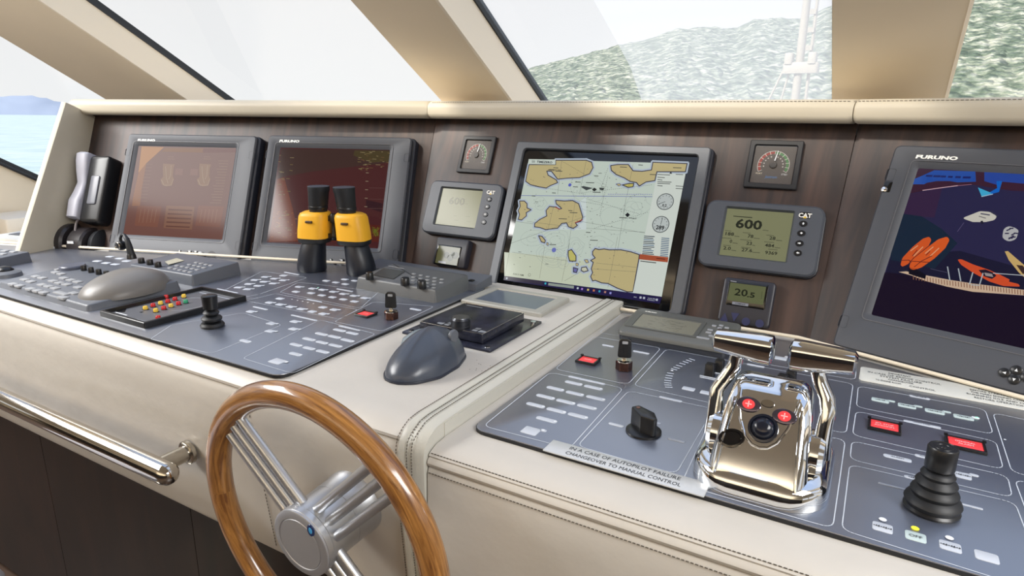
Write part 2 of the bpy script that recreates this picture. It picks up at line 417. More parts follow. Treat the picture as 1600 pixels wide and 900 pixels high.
# ceiling, walls, floor
FZ = -0.86
b = MB(); b.box(-5.9, 5.0, -3.0, at_rake(0, ZT).y + 0.0, ZT, ZT + 0.06); structure(b.obj('ceiling', cream_paint, smooth=False))
b = MB(); b.box(-5.95, 5.05, -3.05, 3.6, FZ - 0.05, FZ); structure(b.obj('floor', mat('dark floor', (62, 48, 40), 0.4, var=(3, 0.2, (1, 8, 1))), smooth=False))
b = MB(); b.box(-5.9, 5.0, -3.1, -3.0, FZ, ZT); structure(b.obj('wall_rear', cream_paint, smooth=False))
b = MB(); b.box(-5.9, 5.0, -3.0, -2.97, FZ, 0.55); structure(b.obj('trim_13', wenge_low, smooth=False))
def side_wall(x, x2, name):
    b = MB()
    for P0 in ([(-3.0, FZ), (3.4, FZ), (3.4, at_rake(0, -.6).z if False else -0.6), (at_rake(0, -.6).y, -.6), (at_rake(0, .45).y, .45), (-3.0, .45)], [(1.30, .45), (at_rake(0, .45).y, .45), (at_rake(0, 1.1).y, 1.1), (at_rake(0, 1.1).y - .08, 1.1)], [(-3.0, 1.1), (at_rake(0, 1.1).y, 1.1), (at_rake(0, ZT).y, ZT), (-3.0, ZT)], [(-3.0, .45), (-2.85, .45), (-2.85, 1.1), (-3.0, 1.1)], [(-1.2, .45), (-1.05, .45), (-1.05, 1.1), (-1.2, 1.1)]):
        b.loft([[Vector((xx, p[0], p[1])) for p in P0] for xx in (x, x2)])
    return structure(b.obj(name, cream_paint, smooth=False))
side_wall(-5.9, -5.98, 'wall_left'); side_wall(5.0, 5.08, 'wall_right')
b = MB(); b.box(-5.9, 5.0, 3.0, 3.08, FZ, at_rake(0, -0.62).z); structure(b.obj('wall_front', cream_paint, smooth=False))
# black bead where the raked side wall meets the glass
b = MB(); b.tube([at_rake(-5.88, z, 0.03) for z in (-0.7, ZT)], 0.016, 6); structure(b.obj('trim_11', black_trim))
# dash shelf behind the padded coaming
b = MB()
b.prism([(-2.15, 1.12), (-1.0, 1.47), (-0.05, 1.47), (1.3, 0.95), (1.3, at_rake(0, .395).y), (-2.15, at_rake(0, .395).y)], 0.36, 0.385)
structure(b.obj('trim_12', cream_light, smooth=False))
# ledge under the far side window with its lockers
lg = thing('side_ledge', 'cream ledge under the far left window with pale lid', 'ledge', Frame((-5.0, 1.9, FZ), (1, 0, 0), (0, 1, 0), (0, 0, 1)))
MB().rb(-0.88, 0.9, -0.9, 0.6, 0, 0.385, 0.02, 0.01).obj('cabinet', cream_paint, lg)
MB().rb(-0.88, -0.45, 0.25, 0.55, 0.385, 0.50, 0.02, 0.01).obj('raised_box', cream_light, lg)
for k, (x, y, a, c) in enumerate([(-5.15, 2.15, 12, 0), (-4.62, 1.75, -18, 1), (-4.32, 1.30, 10, 2)]):
    Fq = DR.sub(x, y, FZ + 0.387, a)
    t = thing('deck_cushion', ['white flat pad lying furthest back on the far left ledge', 'white flat pad at the middle of the far left ledge', 'white flat pad nearest the desk on the far left ledge'][k], 'pad', Fq, 'pads on the far left ledge')
    MB().rb(-0.22, 0.22, -0.15, 0.15, 0, 0.03, 0.03, 0.008).obj('cover', mat('white canvas', (232, 230, 222), 0.6), t)
    MB().rb(-0.14, 0.16, -0.04, 0.03, 0.03, 0.034, 0.005, 0.001).obj('panel', mat('slate canvas', (110, 112, 116), 0.6), t)

# ---- outside: sea, hills, mast
def noise_mat(name, c1, c2, scale, bumpd, rough=0.9, c3=None, stretch=(1, 1, 1)):
    m = bpy.data.materials.new(name); m.use_nodes = True; t = m.node_tree; b = t.nodes['Principled BSDF']
    tcn = t.nodes.new('ShaderNodeTexCoord'); mp = t.nodes.new('ShaderNodeMapping'); mp.inputs['Scale'].default_value = stretch
    n = t.nodes.new('ShaderNodeTexNoise'); n.inputs['Scale'].default_value = scale; n.inputs['Detail'].default_value = 7; n.inputs['Roughness'].default_value = 0.62
    r = t.nodes.new('ShaderNodeValToRGB'); r.color_ramp.elements[0].position = 0.4; r.color_ramp.elements[1].position = 0.62
    r.color_ramp.elements[0].color = rgb(*c1); r.color_ramp.elements[1].color = rgb(*c2)
    if c3: e_ = r.color_ramp.elements.new(0.52); e_.color = rgb(*c3)
    t.links.new(tcn.outputs['Object'], mp.inputs[0]); t.links.new(mp.outputs[0], n.inputs[0]); t.links.new(n.outputs[0], r.inputs[0]); t.links.new(r.outputs[0], b.inputs['Base Color'])
    if bumpd:
        bp = t.nodes.new('ShaderNodeBump'); bp.inputs['Distance'].default_value = bumpd; t.links.new(n.outputs[0], bp.inputs['Height']); t.links.new(bp.outputs[0], b.inputs['Normal'])
    b.inputs['Roughness'].default_value = rough; b.inputs['Specular IOR Level'].default_value = 0.2
    return m
SEA = -7.0
b = MB(); b.add([(-6000, 20, SEA), (4000, 20, SEA), (4000, 9000, SEA), (-6000, 9000, SEA)], [(0, 1, 2, 3)])
structure(b.obj('sea', noise_mat('pale glittering sea', (164, 184, 186), (186, 202, 202), 0.25, 0.1, 0.6, stretch=(1, 0.5, 1)), smooth=False))
def bearing(px, py):
    r = ROT @ _cam_ray(px, py); return math.atan2(r.x, r.y), r.z / math.hypot(r.x, r.y)
def hill(name, crest, r0, r1, material, amp, rows=26, cols=150, base=SEA):
    B = [bearing(*p) for p in crest]; b = MB(); L = []
    a0, a1 = B[0][0], B[-1][0]
    from mathutils import noise
    for j in range(rows + 1):
        s = j / rows; rr = r0 + (r1 - r0) * s; row = []
        for i in range(cols + 1):
            a = a0 + (a1 - a0) * i / cols; k = 0
            while k < len(B) - 2 and B[k + 1][0] < a: k += 1
            f_ = (a - B[k][0]) / (B[k + 1][0] - B[k][0]); el = B[k][1] * (1 - f_) + B[k + 1][1] * f_
            top = EYE.z + el * r1; z = base + (top - base) * (s ** 0.85)
            nz = noise.noise(Vector((a * 60, s * 14, 3.1))) + 0.6 * noise.noise(Vector((a * 170, s * 40, 1.7)))
            z += amp * nz * min(1, s * 4); row.append(Vector((rr * math.sin(a), rr * math.cos(a), z)))
        L.append(row)
    vs = [p for row in L for p in row]; n = cols + 1; fs = []
    for j in range(rows):
        for i in range(cols): fs.append((j * n + i, j * n + i + 1, (j + 1) * n + i + 1, (j + 1) * n + i))
    b.add(vs, fs); return structure(b.obj(name, material))
bush = noise_mat('maquis hillside', (102, 118, 102), (206, 206, 190), 0.2, 0, c3=(150, 160, 142))  # tones paled to put air haze into the hillside colour
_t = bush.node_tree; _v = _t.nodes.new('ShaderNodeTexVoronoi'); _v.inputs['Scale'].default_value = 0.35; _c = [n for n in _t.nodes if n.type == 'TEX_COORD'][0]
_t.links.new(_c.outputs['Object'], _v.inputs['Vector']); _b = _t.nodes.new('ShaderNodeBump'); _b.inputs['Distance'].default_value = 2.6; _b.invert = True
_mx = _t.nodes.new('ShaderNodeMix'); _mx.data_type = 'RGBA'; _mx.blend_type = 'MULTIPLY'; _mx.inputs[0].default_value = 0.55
_rv = _t.nodes.new('ShaderNodeValToRGB'); _rv.color_ramp.elements[0].color = (1, 1, 1, 1); _rv.color_ramp.elements[1].color = (0.46, 0.5, 0.44, 1); _rv.color_ramp.elements[1].position = 0.75  # shade in the gaps between bushes painted into the colour
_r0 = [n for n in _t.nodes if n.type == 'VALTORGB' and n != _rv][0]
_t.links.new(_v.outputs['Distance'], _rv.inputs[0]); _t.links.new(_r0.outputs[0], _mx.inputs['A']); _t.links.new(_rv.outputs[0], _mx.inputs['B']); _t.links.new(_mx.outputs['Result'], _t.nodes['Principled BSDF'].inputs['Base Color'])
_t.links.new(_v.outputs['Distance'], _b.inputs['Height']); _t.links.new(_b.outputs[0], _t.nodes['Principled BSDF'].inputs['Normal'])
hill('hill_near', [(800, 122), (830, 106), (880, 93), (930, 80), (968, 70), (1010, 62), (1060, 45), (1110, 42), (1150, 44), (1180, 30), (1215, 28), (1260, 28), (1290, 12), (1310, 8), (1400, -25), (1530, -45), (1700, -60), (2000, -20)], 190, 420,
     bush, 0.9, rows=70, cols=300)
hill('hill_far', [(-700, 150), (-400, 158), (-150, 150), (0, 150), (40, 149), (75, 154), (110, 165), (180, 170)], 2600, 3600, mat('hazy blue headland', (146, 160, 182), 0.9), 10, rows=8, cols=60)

mp_ = EYE + (ROT @ _cam_ray(1243, 150)).normalized() * 7.5
mF = DR.sub(mp_.x, mp_.y, -1.4)
ms = thing('foredeck_mast', 'pale foredeck mast with rigging beyond the windscreen with painted glare', 'mast', mF)
mast_m = mat('white painted mast', (176, 170, 156), 0.5)
MB().lathe([(0.042, 0), (0.04, 2.4), (0.034, 4.6)], n=12).obj('mast_tube', mast_m, ms)
b = MB(); b.tube([(0.1, 0.02, 1.4), (0.09, 0.02, 4.6)], 0.018, 6)
for k in range(14): b.box(0.0, 0.1, -0.01, 0.02, 2.3 + k * .17, 2.35 + k * .17)
b.obj('ladder', mast_m, ms)
b = MB(); b.rb(-0.15, 0.19, -0.06, 0.06, 2.25, 2.36, 0.03, 0.02); b.obj('crosstree', mast_m, ms)
for k in (-1, 1): MB().rb(-0.11 * k - .03, -0.11 * k + .05, -0.07, 0.07, 2.34, 2.45, 0.02, 0.01).obj('deck_lamp', mast_m, ms)
for (x1, x0) in ((-0.14, -0.52), (-0.08, -0.26)): MB().tube([(x1, 0, 2.3), (x0 * 1.5, 0, 0.6)], 0.012, 6).obj('stay', mast_m, ms)
MB().cyl((0, 0, -5.6), 0.2, 5.65, 12).obj('mast_foot', mast_m, ms)

# ================================================================== HELM CONSOLE
con = thing('helm_console', 'cream leather and dark wood ship helm console wrapping around the wheel', 'console', DR)
def sweep(prof, x0, x1, name, m, parent=con, n=2, **kw):
    b = MB(); b.loft([[Vector((x0 + (x1 - x0) * k / n, y, z)) for y, z in prof] for k in range(n + 1)]); return b.obj(name, m, parent, **kw)
def arc(cy, cz, r, a0, a1, n=6): return [(cy + r * math.cos(math.radians(a0 + (a1 - a0) * k / n)), cz + r * math.sin(math.radians(a0 + (a1 - a0) * k / n))) for k in range(n + 1)]
ZLB = ZL - 0.006
# left and centre body
profL = [(1.36, -0.06), (1.36, ZLB), (0.600, ZLB), (0.582, ZLB - .002), (0.570, ZLB - .008), (0.5625, ZLB - .016), (0.5625, ZLB - .020), (0.566, ZLB - .023), (0.5635, ZLB - .027), (0.560, ZLB - .035), (0.558, -0.05), (0.562, -0.10), (0.572, -0.18), (0.580, -0.25), (0.583, -0.285), (0.592, -0.30), (0.66, -0.302), (0.66, -0.06)]
def prof_body(x0, x1, name, m):      # the back edge follows the wings, so clip the sweep by x
    b = MB(); n = 16; L = []
    for k in range(n + 1):
        x = x0 + (x1 - x0) * k / n
        yb = 1.25 if x > -1.0076 else 1.253 + (x + 1.0076) * math.tan(math.radians(18))
        yb = min(yb, 1.25)
        if x > -0.0929: yb = 1.2535 - (x + 0.0929) * math.tan(math.radians(20))
        q = []
        for (y, z) in (profL if m[1] == 'L' else profR):
            q.append(Vector((x, yb if y > 1.3 else min(y, yb), z)))
        L.append(q)
    b.loft(L); return b.obj(name, m[0], con)
prof_body(-2.6, -0.482, 'padded_desk', (leather, 'L'))
ZRB = -0.006
profR = [(1.36, -0.08), (1.36, ZRB), (0.600, ZRB), (0.580, ZRB - .002), (0.5675, ZRB - .007), (0.5645, ZRB - .010), (0.5655, ZRB - .0125), (0.5625, ZRB - .015), (0.5610, ZRB - .019), (0.5625, ZRB - .023), (0.5665, ZRB - .0245), (0.5640, ZRB - .027), (0.5615, ZRB - .034), (0.560, -0.08), (0.562, -0.2), (0.566, -0.34), (0.58, -0.36), (0.66, -0.36), (0.66, -0.08)]
prof_body(-0.4405, 1.25, 'padded_desk', (leather, 'R'))
# raised leather edge strip between them, turning down over the front
def strip(x0, x1, lift, name, m):
    pr = [(1.249, ZLB + lift), (0.602, ZLB + lift), (0.584, ZLB - .002 + lift), (0.570 - lift, ZLB - .009 + lift), (0.561 - lift, ZLB - .018), (0.5575 - lift, ZLB - .03), (0.558 - lift, -0.06), (0.561 - lift, -0.12), (0.568 - lift, -0.2), (0.574 - lift, -0.34)]
    b = MB(); L = []
    for i, (y, z) in enumerate(pr):
        a = pr[max(0, i - 1)]; c = pr[min(len(pr) - 1, i + 1)]; t = Vector((c[0] - a[0], c[1] - a[1])).normalized(); nn = Vector((-t.y, t.x)) * -1
        if nn.y < 0 and abs(nn.y) > .5: nn = -nn
        dn = (0.0, 0.03) 
        inner = (y + 0.02 if i > 3 else y, z - 0.03 if i <= 3 else z - 0.0)
        inner = (0.60, min(z, ZLB - 0.03)) if i >= 2 else (y, z - 0.03)
        L.append([Vector((x0, inner[0], inner[1])), Vector((x0, y, z)), Vector((x0 + (x1 - x0) * .12, y - (.0015 if i > 3 else 0), z + (.0015 if i <= 3 else 0))), Vector((x0 + (x1 - x0) * .88, y - (.0015 if i > 3 else 0), z + (.0015 if i <= 3 else 0))), Vector((x1, y, z)), Vector((x1, inner[0], inner[1]))])
    b.loft(L); return b.obj(name, m, con)
strip(-0.4825, -0.4703, 0.0010, 'leather_edge', leather_light)
strip(-0.4702, -0.4425, 0.0006, 'leather_edge', leather_light)
MB().box(-0.4825, -0.4415, 0.60, 1.249, -0.05, ZLB - .002).obj('edge_core', leather_light, con, smooth=False)
# stitches
def stitches(paths, step, ln, r, name='stitching'):
    b = MB()
    for path in paths:
        path = [Vector(p) for p in path]; carry = 0.0
        for i in range(len(path) - 1):
            a, c = path[i], path[i + 1]; d = c - a; L_ = d.length
            if L_ < 1e-6: continue
            d /= L_; k = carry
            while k + ln < L_:
                b.tube([a + d * k, a + d * (k + ln)], r, 4); k += step
            carry = max(0, k - L_)
    return b.obj(name, thread, con, kind='stuff')
def edge_path(x, lift):
    return [(x, y - (lift if i > 3 else 0), z + (lift if i <= 4 else 0)) for i, (y, z) in enumerate([(1.24, ZLB), (0.602, ZLB), (0.584, ZLB - .002), (0.570, ZLB - .009), (0.561, ZLB - .018), (0.5575, ZLB - .03), (0.558, -0.06), (0.561, -0.12), (0.568, -0.2), (0.574, -0.33)])]
stitches([edge_path(-0.4855, 0.0012), edge_path(-0.4675, 0.0030), edge_path(-0.4600, 0.0030)], 0.0042, 0.0028, 0.0006)
MB().tube(edge_path(-0.4703, 0.0010), 0.0008, 5).obj('seam', leather_light, con)
stitches([[(-0.438, 0.5665, ZRB - .0072), (1.2, 0.5665, ZRB - .0072)], [(-0.438, 0.5605, ZRB - .031), (1.2, 0.5605, ZRB - .031)]], 0.0046, 0.003, 0.0006)
stitches([[(-0.765, 0.560, -0.03), (-0.765, 0.5565, -0.05), (-0.765, 0.561, -0.10), (-0.765, 0.571, -0.18), (-0.765, 0.582, -0.28)]], 0.006, 0.004, 0.0006)
# wooden instrument wall, three facets (u range at bottom / top, mitred)
def facet(F, bl, br, tr, tl, name):
    P = [Vector(bl), Vector(br), Vector(tr), Vector(tl)]; b = MB()
    b.loft([z3(P, 0.0), z3(P, -0.02)]); o = b.obj(name, wenge, con, smooth=False); o.matrix_world = F.mat(); return o
g = 0.0012
facet(PC, (-0.742 + g, -0.03), (0.194 - g, -0.03), (0.2175 - g, 0.43), (-0.7725 + g, 0.43), 'wood_panel')
facet(PL, (-1.16, -0.03), (-0.0135 - g, -0.03), (0.013 - g, 0.43), (-1.16, 0.43), 'wood_panel')
facet(PR, (0.0115 + g, -0.03), (0.75, -0.03), (0.75, 0.43), (-0.0265 + g, 0.43), 'wood_panel')
for F_, u_ in ((PC, -0.755), (PC, 0.205)):
    o = MB().box(u_ - .04, u_ + .04, -.03, .40, -.0235, -.0215).obj('seam_backing', black_p, con, smooth=False); o.matrix_world = F_.mat()
# padded coaming, one pad per facet
def coaming(F, u0, u1, m0, m1, name):
    """profile in horizontal distance h (towards the viewer) and z; mitre tangents m0, m1"""
    t = math.radians(23); O = F.O; A = Vector((-F.U.y, F.U.x, 0)); top = F.V * 0.405
    pr = [(-0.09, 0.381), (0.030, 0.381)] + [(0.030 + .016 * math.cos(math.radians(a)), 0.3945 + .0135 * math.sin(math.radians(a))) for a in (-80, -50, -20, 0)] + [(0.046, 0.408)] + [(0.028 + .018 * math.cos(math.radians(a)), 0.408 + .017 * math.sin(math.radians(a))) for a in (15, 40, 65, 90)] + [(-0.02, 0.4262), (-0.09, 0.4262)]
    b = MB(); L = []
    for k in range(9):
        s = k / 8; q = []
        sh = 0.006 if k in (0, 8) else 0.0
        for h, z in pr:
            u = (u0 + m0 * h) * (1 - s) + (u1 + m1 * h) * s
            hh = h - sh * (1 if h > 0.02 else 0); zz = z - (sh * .6 if z > .40 else -sh * .6)
            if k == 1: u = u0 + m0 * h + 0.006
            if k == 7: u = u1 + m1 * h - 0.006
            q.append(O + F.U * u + A * (0.405 * math.sin(t) - h) + Vector((0, 0, zz)))
        L.append(q)
    b.loft(L); return b.obj(name, leather_fine, con)
T9, T10 = math.tan(math.radians(9)), math.tan(math.radians(10))
coaming(PC, -0.7705 + .0015, 0.2155 - .0015, T9, -T10, 'coaming_pad')
coaming(PL, -1.085, 0.0125 - .0015, 0.0, -T9, 'coaming_pad')
coaming(PR, -0.0255 + .0015, 0.75, T10, 0.0, 'coaming_pad')
def top_stitch(F, u0, u1):
    A = Vector((-F.U.y, F.U.x, 0)); t = math.radians(23)
    f_ = lambda u: F.O + F.U * u + A * (0.405 * math.sin(t) - 0.040) + Vector((0, 0, 0.4213))
    return [f_(u0), f_(u1)]
stitches([top_stitch(PC, -.75, .2), top_stitch(PR, -.02, .7)], 0.007, 0.0045, 0.0006)
# left cheek of the instrument wall
ck = MB(); L = []
for v, w1 in ((-0.04, 0.150), (0.409, 0.100)):
    L.append([Vector(p) for p in [(-1.045, v, -.02), (-1.045, v, w1 - .012), (-1.048, v, w1 - .003), (-1.054, v, w1), (-1.060, v, w1), (-1.066, v, w1 - .006), (-1.068, v, -.02)]])
ck.loft(L); o = ck.obj('end_cheek', leather_fine, con); o.matrix_world = PL.mat()
# lower cabinets
for k, (x0, x1) in enumerate(((-2.6, -1.6235), (-1.6215, -1.062), (-1.060, -0.50))):
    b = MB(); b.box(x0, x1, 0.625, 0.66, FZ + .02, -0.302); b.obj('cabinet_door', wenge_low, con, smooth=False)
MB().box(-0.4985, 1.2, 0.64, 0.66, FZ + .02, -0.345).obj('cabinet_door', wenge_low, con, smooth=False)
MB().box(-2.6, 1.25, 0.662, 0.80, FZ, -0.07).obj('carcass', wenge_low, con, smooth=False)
# scuffs on the corner of the leather
b = MB()
for k in range(60):
    x, y = (DL.pt(random.gauss(772, 14), random.gauss(575, 7)))
    if x < -0.487: b.prism([(x + random.uniform(-.001, .001), y + random.uniform(-.0012, .0012)) for _ in range(4)], ZLB + .0001, ZLB + .0005)
b.obj('scuff_marks', mat('dark scuff', (96, 86, 76), 0.8), con, kind='stuff')

# ================================================================== CONTROL PLATES
def plate(name, label, F, poly, radii, th=0.006):
    t = thing(name, label, 'control panel', F.sub(0, 0, -th))
    q = rpoly(poly, radii, 6)
    b = MB(); b.prism(q, 0, th, 0.0012); b.obj('plate', plate_m, t)
    b = MB(); q2 = ccw(q); o_ = offs(q2, -0.0008); b.loft([z3(o_, 0.0003), z3(o_, th - .0014), z3(offs(q2, .0002), th - .0013), z3(offs(q2, .0002), 0.0003)], closed=True); b.obj('plate_edge', plate_edge, t)
    return t
yR = lambda x: 1.2535 - (x + 0.0929) * math.tan(math.radians(20))
plR = plate('right_control_plate', 'anthracite switch plate on the right desk around the chrome throttle', DR,
            [(-0.4195, 0.6265), (0.9, 0.6265), (0.9, yR(.9) - .046), (-0.101, 1.2065), (-0.4195, 1.2065)], [0.022, .02, .02, .02, 0.03])
yLf = lambda x: 1.253 + (x + 1.0076) * math.tan(math.radians(18))
plL = plate('left_control_plate', 'anthracite switch plate on the left desk under the binoculars', DL,
            [(-2.45, 0.583), (-0.722, 0.583), (-0.737, 1.165), (-0.79, 1.185), (-1.02, 1.185), (-1.03, yLf(-1.03) - .046), (-2.45, yLf(-2.45) - .046)], [.02, 0.022, 0.02, 0.02, .02, .02, .02])
class Keys:
    def __init__(s, F, parent): s.F, s.p = F, parent; s.pr = Art(F, 0.0062, 0.00008); s.cache = {}
    def key(s, a, b_, d=0.009, led=None, rot=0, m=None, r=None, txt=None):
        """pill or square from pixel a to pixel b (along its length), depth d metres"""
        A, B = s.F.pt(*a), s.F.pt(*b_); ln = (B - A).length; c = (A + B) / 2
        m = m or key_m; r = d * .45 if r is None else r
        k_ = (round(ln, 3), round(d, 4), round(r, 4), m.name)
        if k_ not in s.cache:
            o = MB().rb(-ln / 2, ln / 2, -d / 2, d / 2, 0, 0.0006, r, 0.0002).obj('membrane_key', m, s.p); s.cache[k_] = o
        else:
            o = s.cache[k_].copy(); COL.objects.link(o)
        ang = math.radians(rot)
        o.location = (c.x, c.y, 0.006); o.rotation_euler = (0, 0, ang)
        if led is not None:
            d_ = s.F.pt(*led) if isinstance(led, tuple) else Vector((c.x + math.cos(ang) * ln * .42, c.y + math.sin(ang) * ln * .42))
            s.dot(d_, 0.0021)
        if txt and txt[0] == '~':
            for i_ in range(len(txt)):
                x_ = c.x + (i_ - (len(txt) - 1) / 2) * .0021; h_ = .0007 + .0005 * ((i_ * 7) % 3)
                s.pr.poly([Vector((x_ - .0007, c.y - h_)), Vector((x_ + .0006, c.y - h_)), Vector((x_ + .0006, c.y + h_)), Vector((x_ - .0007, c.y + h_ * .6))], dark_ink, 12)
        elif txt:
            s.pr.text(txt, Vector((c.x, c.y - d * .18)), min(d * .34, 0.0045), dark_ink, lay=12, center=True, bold=0.0)
    def dot(s, p, r=0.002, m=None):
        c = p if isinstance(p, Vector) else s.F.pt(*p); s.pr.circ(c, r, m or led_m, lay=12, n=12)
    def outline(s, pts, r=0.012, wd=0.0011):
        q = rpoly([s.F.pt(*p) for p in pts], r, 5); s.pr.line(q, wd, print_line, lay=2, closed=True)
    def done(s): s.pr.obj('printing', s.p)
bead_m = mat('pale edge bead', (226, 214, 192), 0.4)
MB().tube([(-0.4395, 1.2155, .006), (-0.0995, 1.2155, .006), (0.95, 1.2155 - 1.05 * math.tan(math.radians(20)), .006)], .0034, 8).obj('edge_bead', bead_m, con)
MB().tube([(-2.4, yLf(-2.4) - .040, ZL + .006), (-1.72, yLf(-1.72) - .040, ZL + .006), (-1.07, yLf(-1.07) - .040, ZL + .006)], .0034, 8).obj('edge_bead', bead_m, con)
# ---- right plate
K = Keys(DR.sub(0, 0, 0), plR)
K2 = crop(720, 540, 4); K5 = crop(1280, 500, 5); K6_ = crop(1280, 680, 5); K8 = crop(1360, 560, 6.667); K9 = crop(1360, 765, 6.667)
for row in [((650, 225), (762, 245), 'TANK'), ((770, 252), (888, 274), 'BILGE'), ((535, 260), (648, 280), 'PORT'), ((655, 290), (772, 310), 'ENG RM'), ((782, 318), (905, 340), 'STBD'),
            ((470, 310), (590, 332), 'AFT'), ((595, 342), (718, 362), 'CREW'), ((725, 372), (852, 396), 'FWD'), ((408, 362), (528, 384), 'PUMP 1'), ((535, 396), (660, 418), 'PUMP 2'), ((668, 428), (797, 452), 'PUMP 3'), ((470, 450), (603, 478), 'TEST')]:
    K.key(K2(*row[0]), K2(*row[1]), 0.009, led=1)
K.key(K2(385, 528), K2(490, 540), 0.019, led=K2(515, 533), r=.002); K.key(K2(494, 528), K2(537, 535), 0.006)
for a, b_ in [((922, 488), (1020, 505)), ((1185, 480), (1252, 486)), ((1292, 580), (1402, 603)), ((1238, 322), (1385, 350)), ((1075, 35), (1180, 50)), ((880, -2), (960, 5)), ((672, 193), (902, 241))]:
    K.key(K2(*a), K2(*b_), 0.0062)
K.key(K2(1385, 270), K2(1462, 272), 0.012, r=.002); K.key(K2(1497, 295), K2(1578, 298), 0.012, r=.002)
for k in range(14):       # curved scale of ticks beside the toggle
    s = k / 13; p = (1450 - 130 * s - 20 * s * s, 90 + 55 * s) if False else None
sc_pts = [(1445, 88), (1425, 96), (1405, 105), (1385, 115), (1365, 128), (1348, 140), (1333, 150)]; sc2 = [(1310, 175), (1303, 190), (1298, 205), (1294, 220), (1293, 235), (1295, 248), (1300, 262)]
for P_ in (sc_pts, sc2):
    for i in range(len(P_)):
        c = K.F.pt(*K2(*P_[i])); n_ = K.F.pt(*K2(*P_[(i + 1)])) if i < len(P_) - 1 else K.F.pt(*K2(*P_[i - 1])); t = (n_ - c).normalized(); q = Vector((-t.y, t.x)) * .0045
        K.pr.line([c - q, c + q], 0.0028, print_line, lay=3)
K.dot(K2(1320, 160), 0.0025)
# keys around the toggles
Kt = crop(1080, 510, 6.154)
for a, b_, d in [((450, 535), (575, 545), 0.013), ((455, 563), (540, 578), 0.004), ((780, 300), (920, 312), 0.015), ((900, 292), (950, 300), 0.008), ((535, 365), (705, 390), 0.0062), ((80, 488), (235, 515), 0.002), ((240, 430), (285, 445), .002), ((920, 575), (965, 583), .003), ((385, 690), (395, 692), .012)]:
    K.key(Kt(*a), Kt(*b_), d, r=min(.002, d * .45))
K.dot(Kt(423, 553), .0018); K.dot(Kt(568, 585), .0018); K.dot(Kt(800, 550), .0018)
b2 = [((10, 440), (195, 440)), ((285, 500), (475, 500)), ((570, 555), (772, 560)), ((865, 610), (1075, 620))]
for (a, b_), led, tx, ww in zip([((12, 425), (193, 450)), ((287, 482), (474, 512)), ((568, 540), (772, 570)), ((866, 598), (1076, 632))], [(225, 447), (508, 502), (805, 560), (1105, 620)], ['~~~~~~', '~~~~~~~~~', '~~~~~~~~', '~~~~~~~'], range(4)):
    K.key(K8(*a), K8(*b_), 0.0125, r=.0025, m=key_m2, txt=tx); lp = K8(*led); K.key((lp[0] - 8, lp[1] - 1.5), (lp[0] + 5, lp[1] + 1.0), 0.0055, m=key_m2 if ww < 3 else led_m)
K.dot(K8(1108, 622), .0022, led_g)
for a, b_, tx in [((403, 388), (622, 425), '~~~~~~~~'), ((343, 650), (735, 725), 'SAFETY PANEL')]:
    K.key(K8(*a), K8(*b_), 0.0062, txt=tx)
for a, b_, d, tx in [((500, 155), (722, 205), 0.0085, 'ALARM'), ((745, 155), (900, 190), 0.0065, 'ALARM'), ((1060, 300), (1190, 335), 0.015, '~~~~~~~'), ((1170, 305), (1247, 322), 0.0055, None), ((660, 325), (830, 355), 0.0062, '~~~~~~'), ((460, 375), (720, 435), 0.0035, None), ((1065, 528), (1280, 580), 0.0035, None)]:
    K.key(K6_(*a), K6_(*b_), d, r=min(d * .45, .003), txt=tx)
for a, b_, tx, lp, m_ in [((20, 375), (232, 420), '~~~~~~~~', (128, 320), None), ((360, 465), (582, 520), 'OFF', (465, 412), led_y), ((715, 565), (950, 625), '~~~~~~~~', (822, 512), None), ((1085, 672), (1340, 735), None, None, None)]:
    K.key(K9(*a), K9(*b_), 0.0155, r=.0025, m=key_m if tx != 'OFF' else key_m2, txt=tx)
    if lp: K.dot(K9(*lp), 0.0036, m_)
K.dot(K8(1400, 853), .0015)
box = lambda *p: K.outline(p)
box((972, 490), (1160, 517), (1133, 553), (936, 520)); box((928, 526), (1033, 544), (981, 601), (867, 577)); box((860, 582), (974, 607), (890, 701), (755, 666))
box((982, 611), (1115, 639), (1056, 741), (902, 697)); box((1041, 545.6), (1333, 600), (1322, 678), (990, 602.5)); box((1190, 556), (1338, 578), (1336, 594), (1180, 566))
box((1105, 668), (1321, 686), (1301, 826), (1064, 757)); box((1341, 603.5), (1539, 640), (1552, 679), (1338, 636)); box((1337.5, 642.5), (1556, 690), (1568, 734), (1332, 680))
box((1331, 689), (1574, 744), (1582, 778), (1328, 718)); box((1327.5, 726), (1586, 786), (1640, 930), (1315, 828)); box((1551, 645), (1700, 678), (1745, 775), (1581, 738)); box((1585, 749), (1720, 782), (1800, 930), (1640, 898))
K.done()
# ---- left plate
K = Keys(DL.sub(0, 0, 0), plL)
C5 = crop(300, 400, 8); C6 = crop(480, 400, 5.696); C7 = crop(320, 480, 6.667)
def flag(C, c, wpx, d, rot=18, led=(9, -1)):
    p = C(*c); q = K.F.pt(*p); ln = wpx
    A = K.F.pt(*p); a_ = math.radians(rot)
    k_ = (round(ln, 3), d)
    if k_ not in K.cache: o = MB().rb(-ln / 2, ln / 2, -d / 2, d / 2, 0, 0.0006, .002, 0.0002).obj('membrane_key', key_m, K.p); K.cache[k_] = o
    else: o = K.cache[k_].copy(); COL.objects.link(o)
    o.location = (q.x, q.y, 0.006); o.rotation_euler = (0, 0, a_)
    if led:
        e_ = Vector((math.cos(a_), math.sin(a_))) * (ln * .5 + .004) + Vector((-math.sin(a_), math.cos(a_))) * d * .25
        K.pr.line([q + e_ * .6, q + e_], .006, key_m, lay=6); K.dot(q + e_, .0025)
for c in [(1145, 245), (915, 262), (1030, 283), (1140, 303), (785, 300), (900, 322), (1015, 343), (710, 350), (825, 373), (580, 393), (695, 415)]: flag(C5, c, 0.017, 0.012, led=(1145, 245) != c)
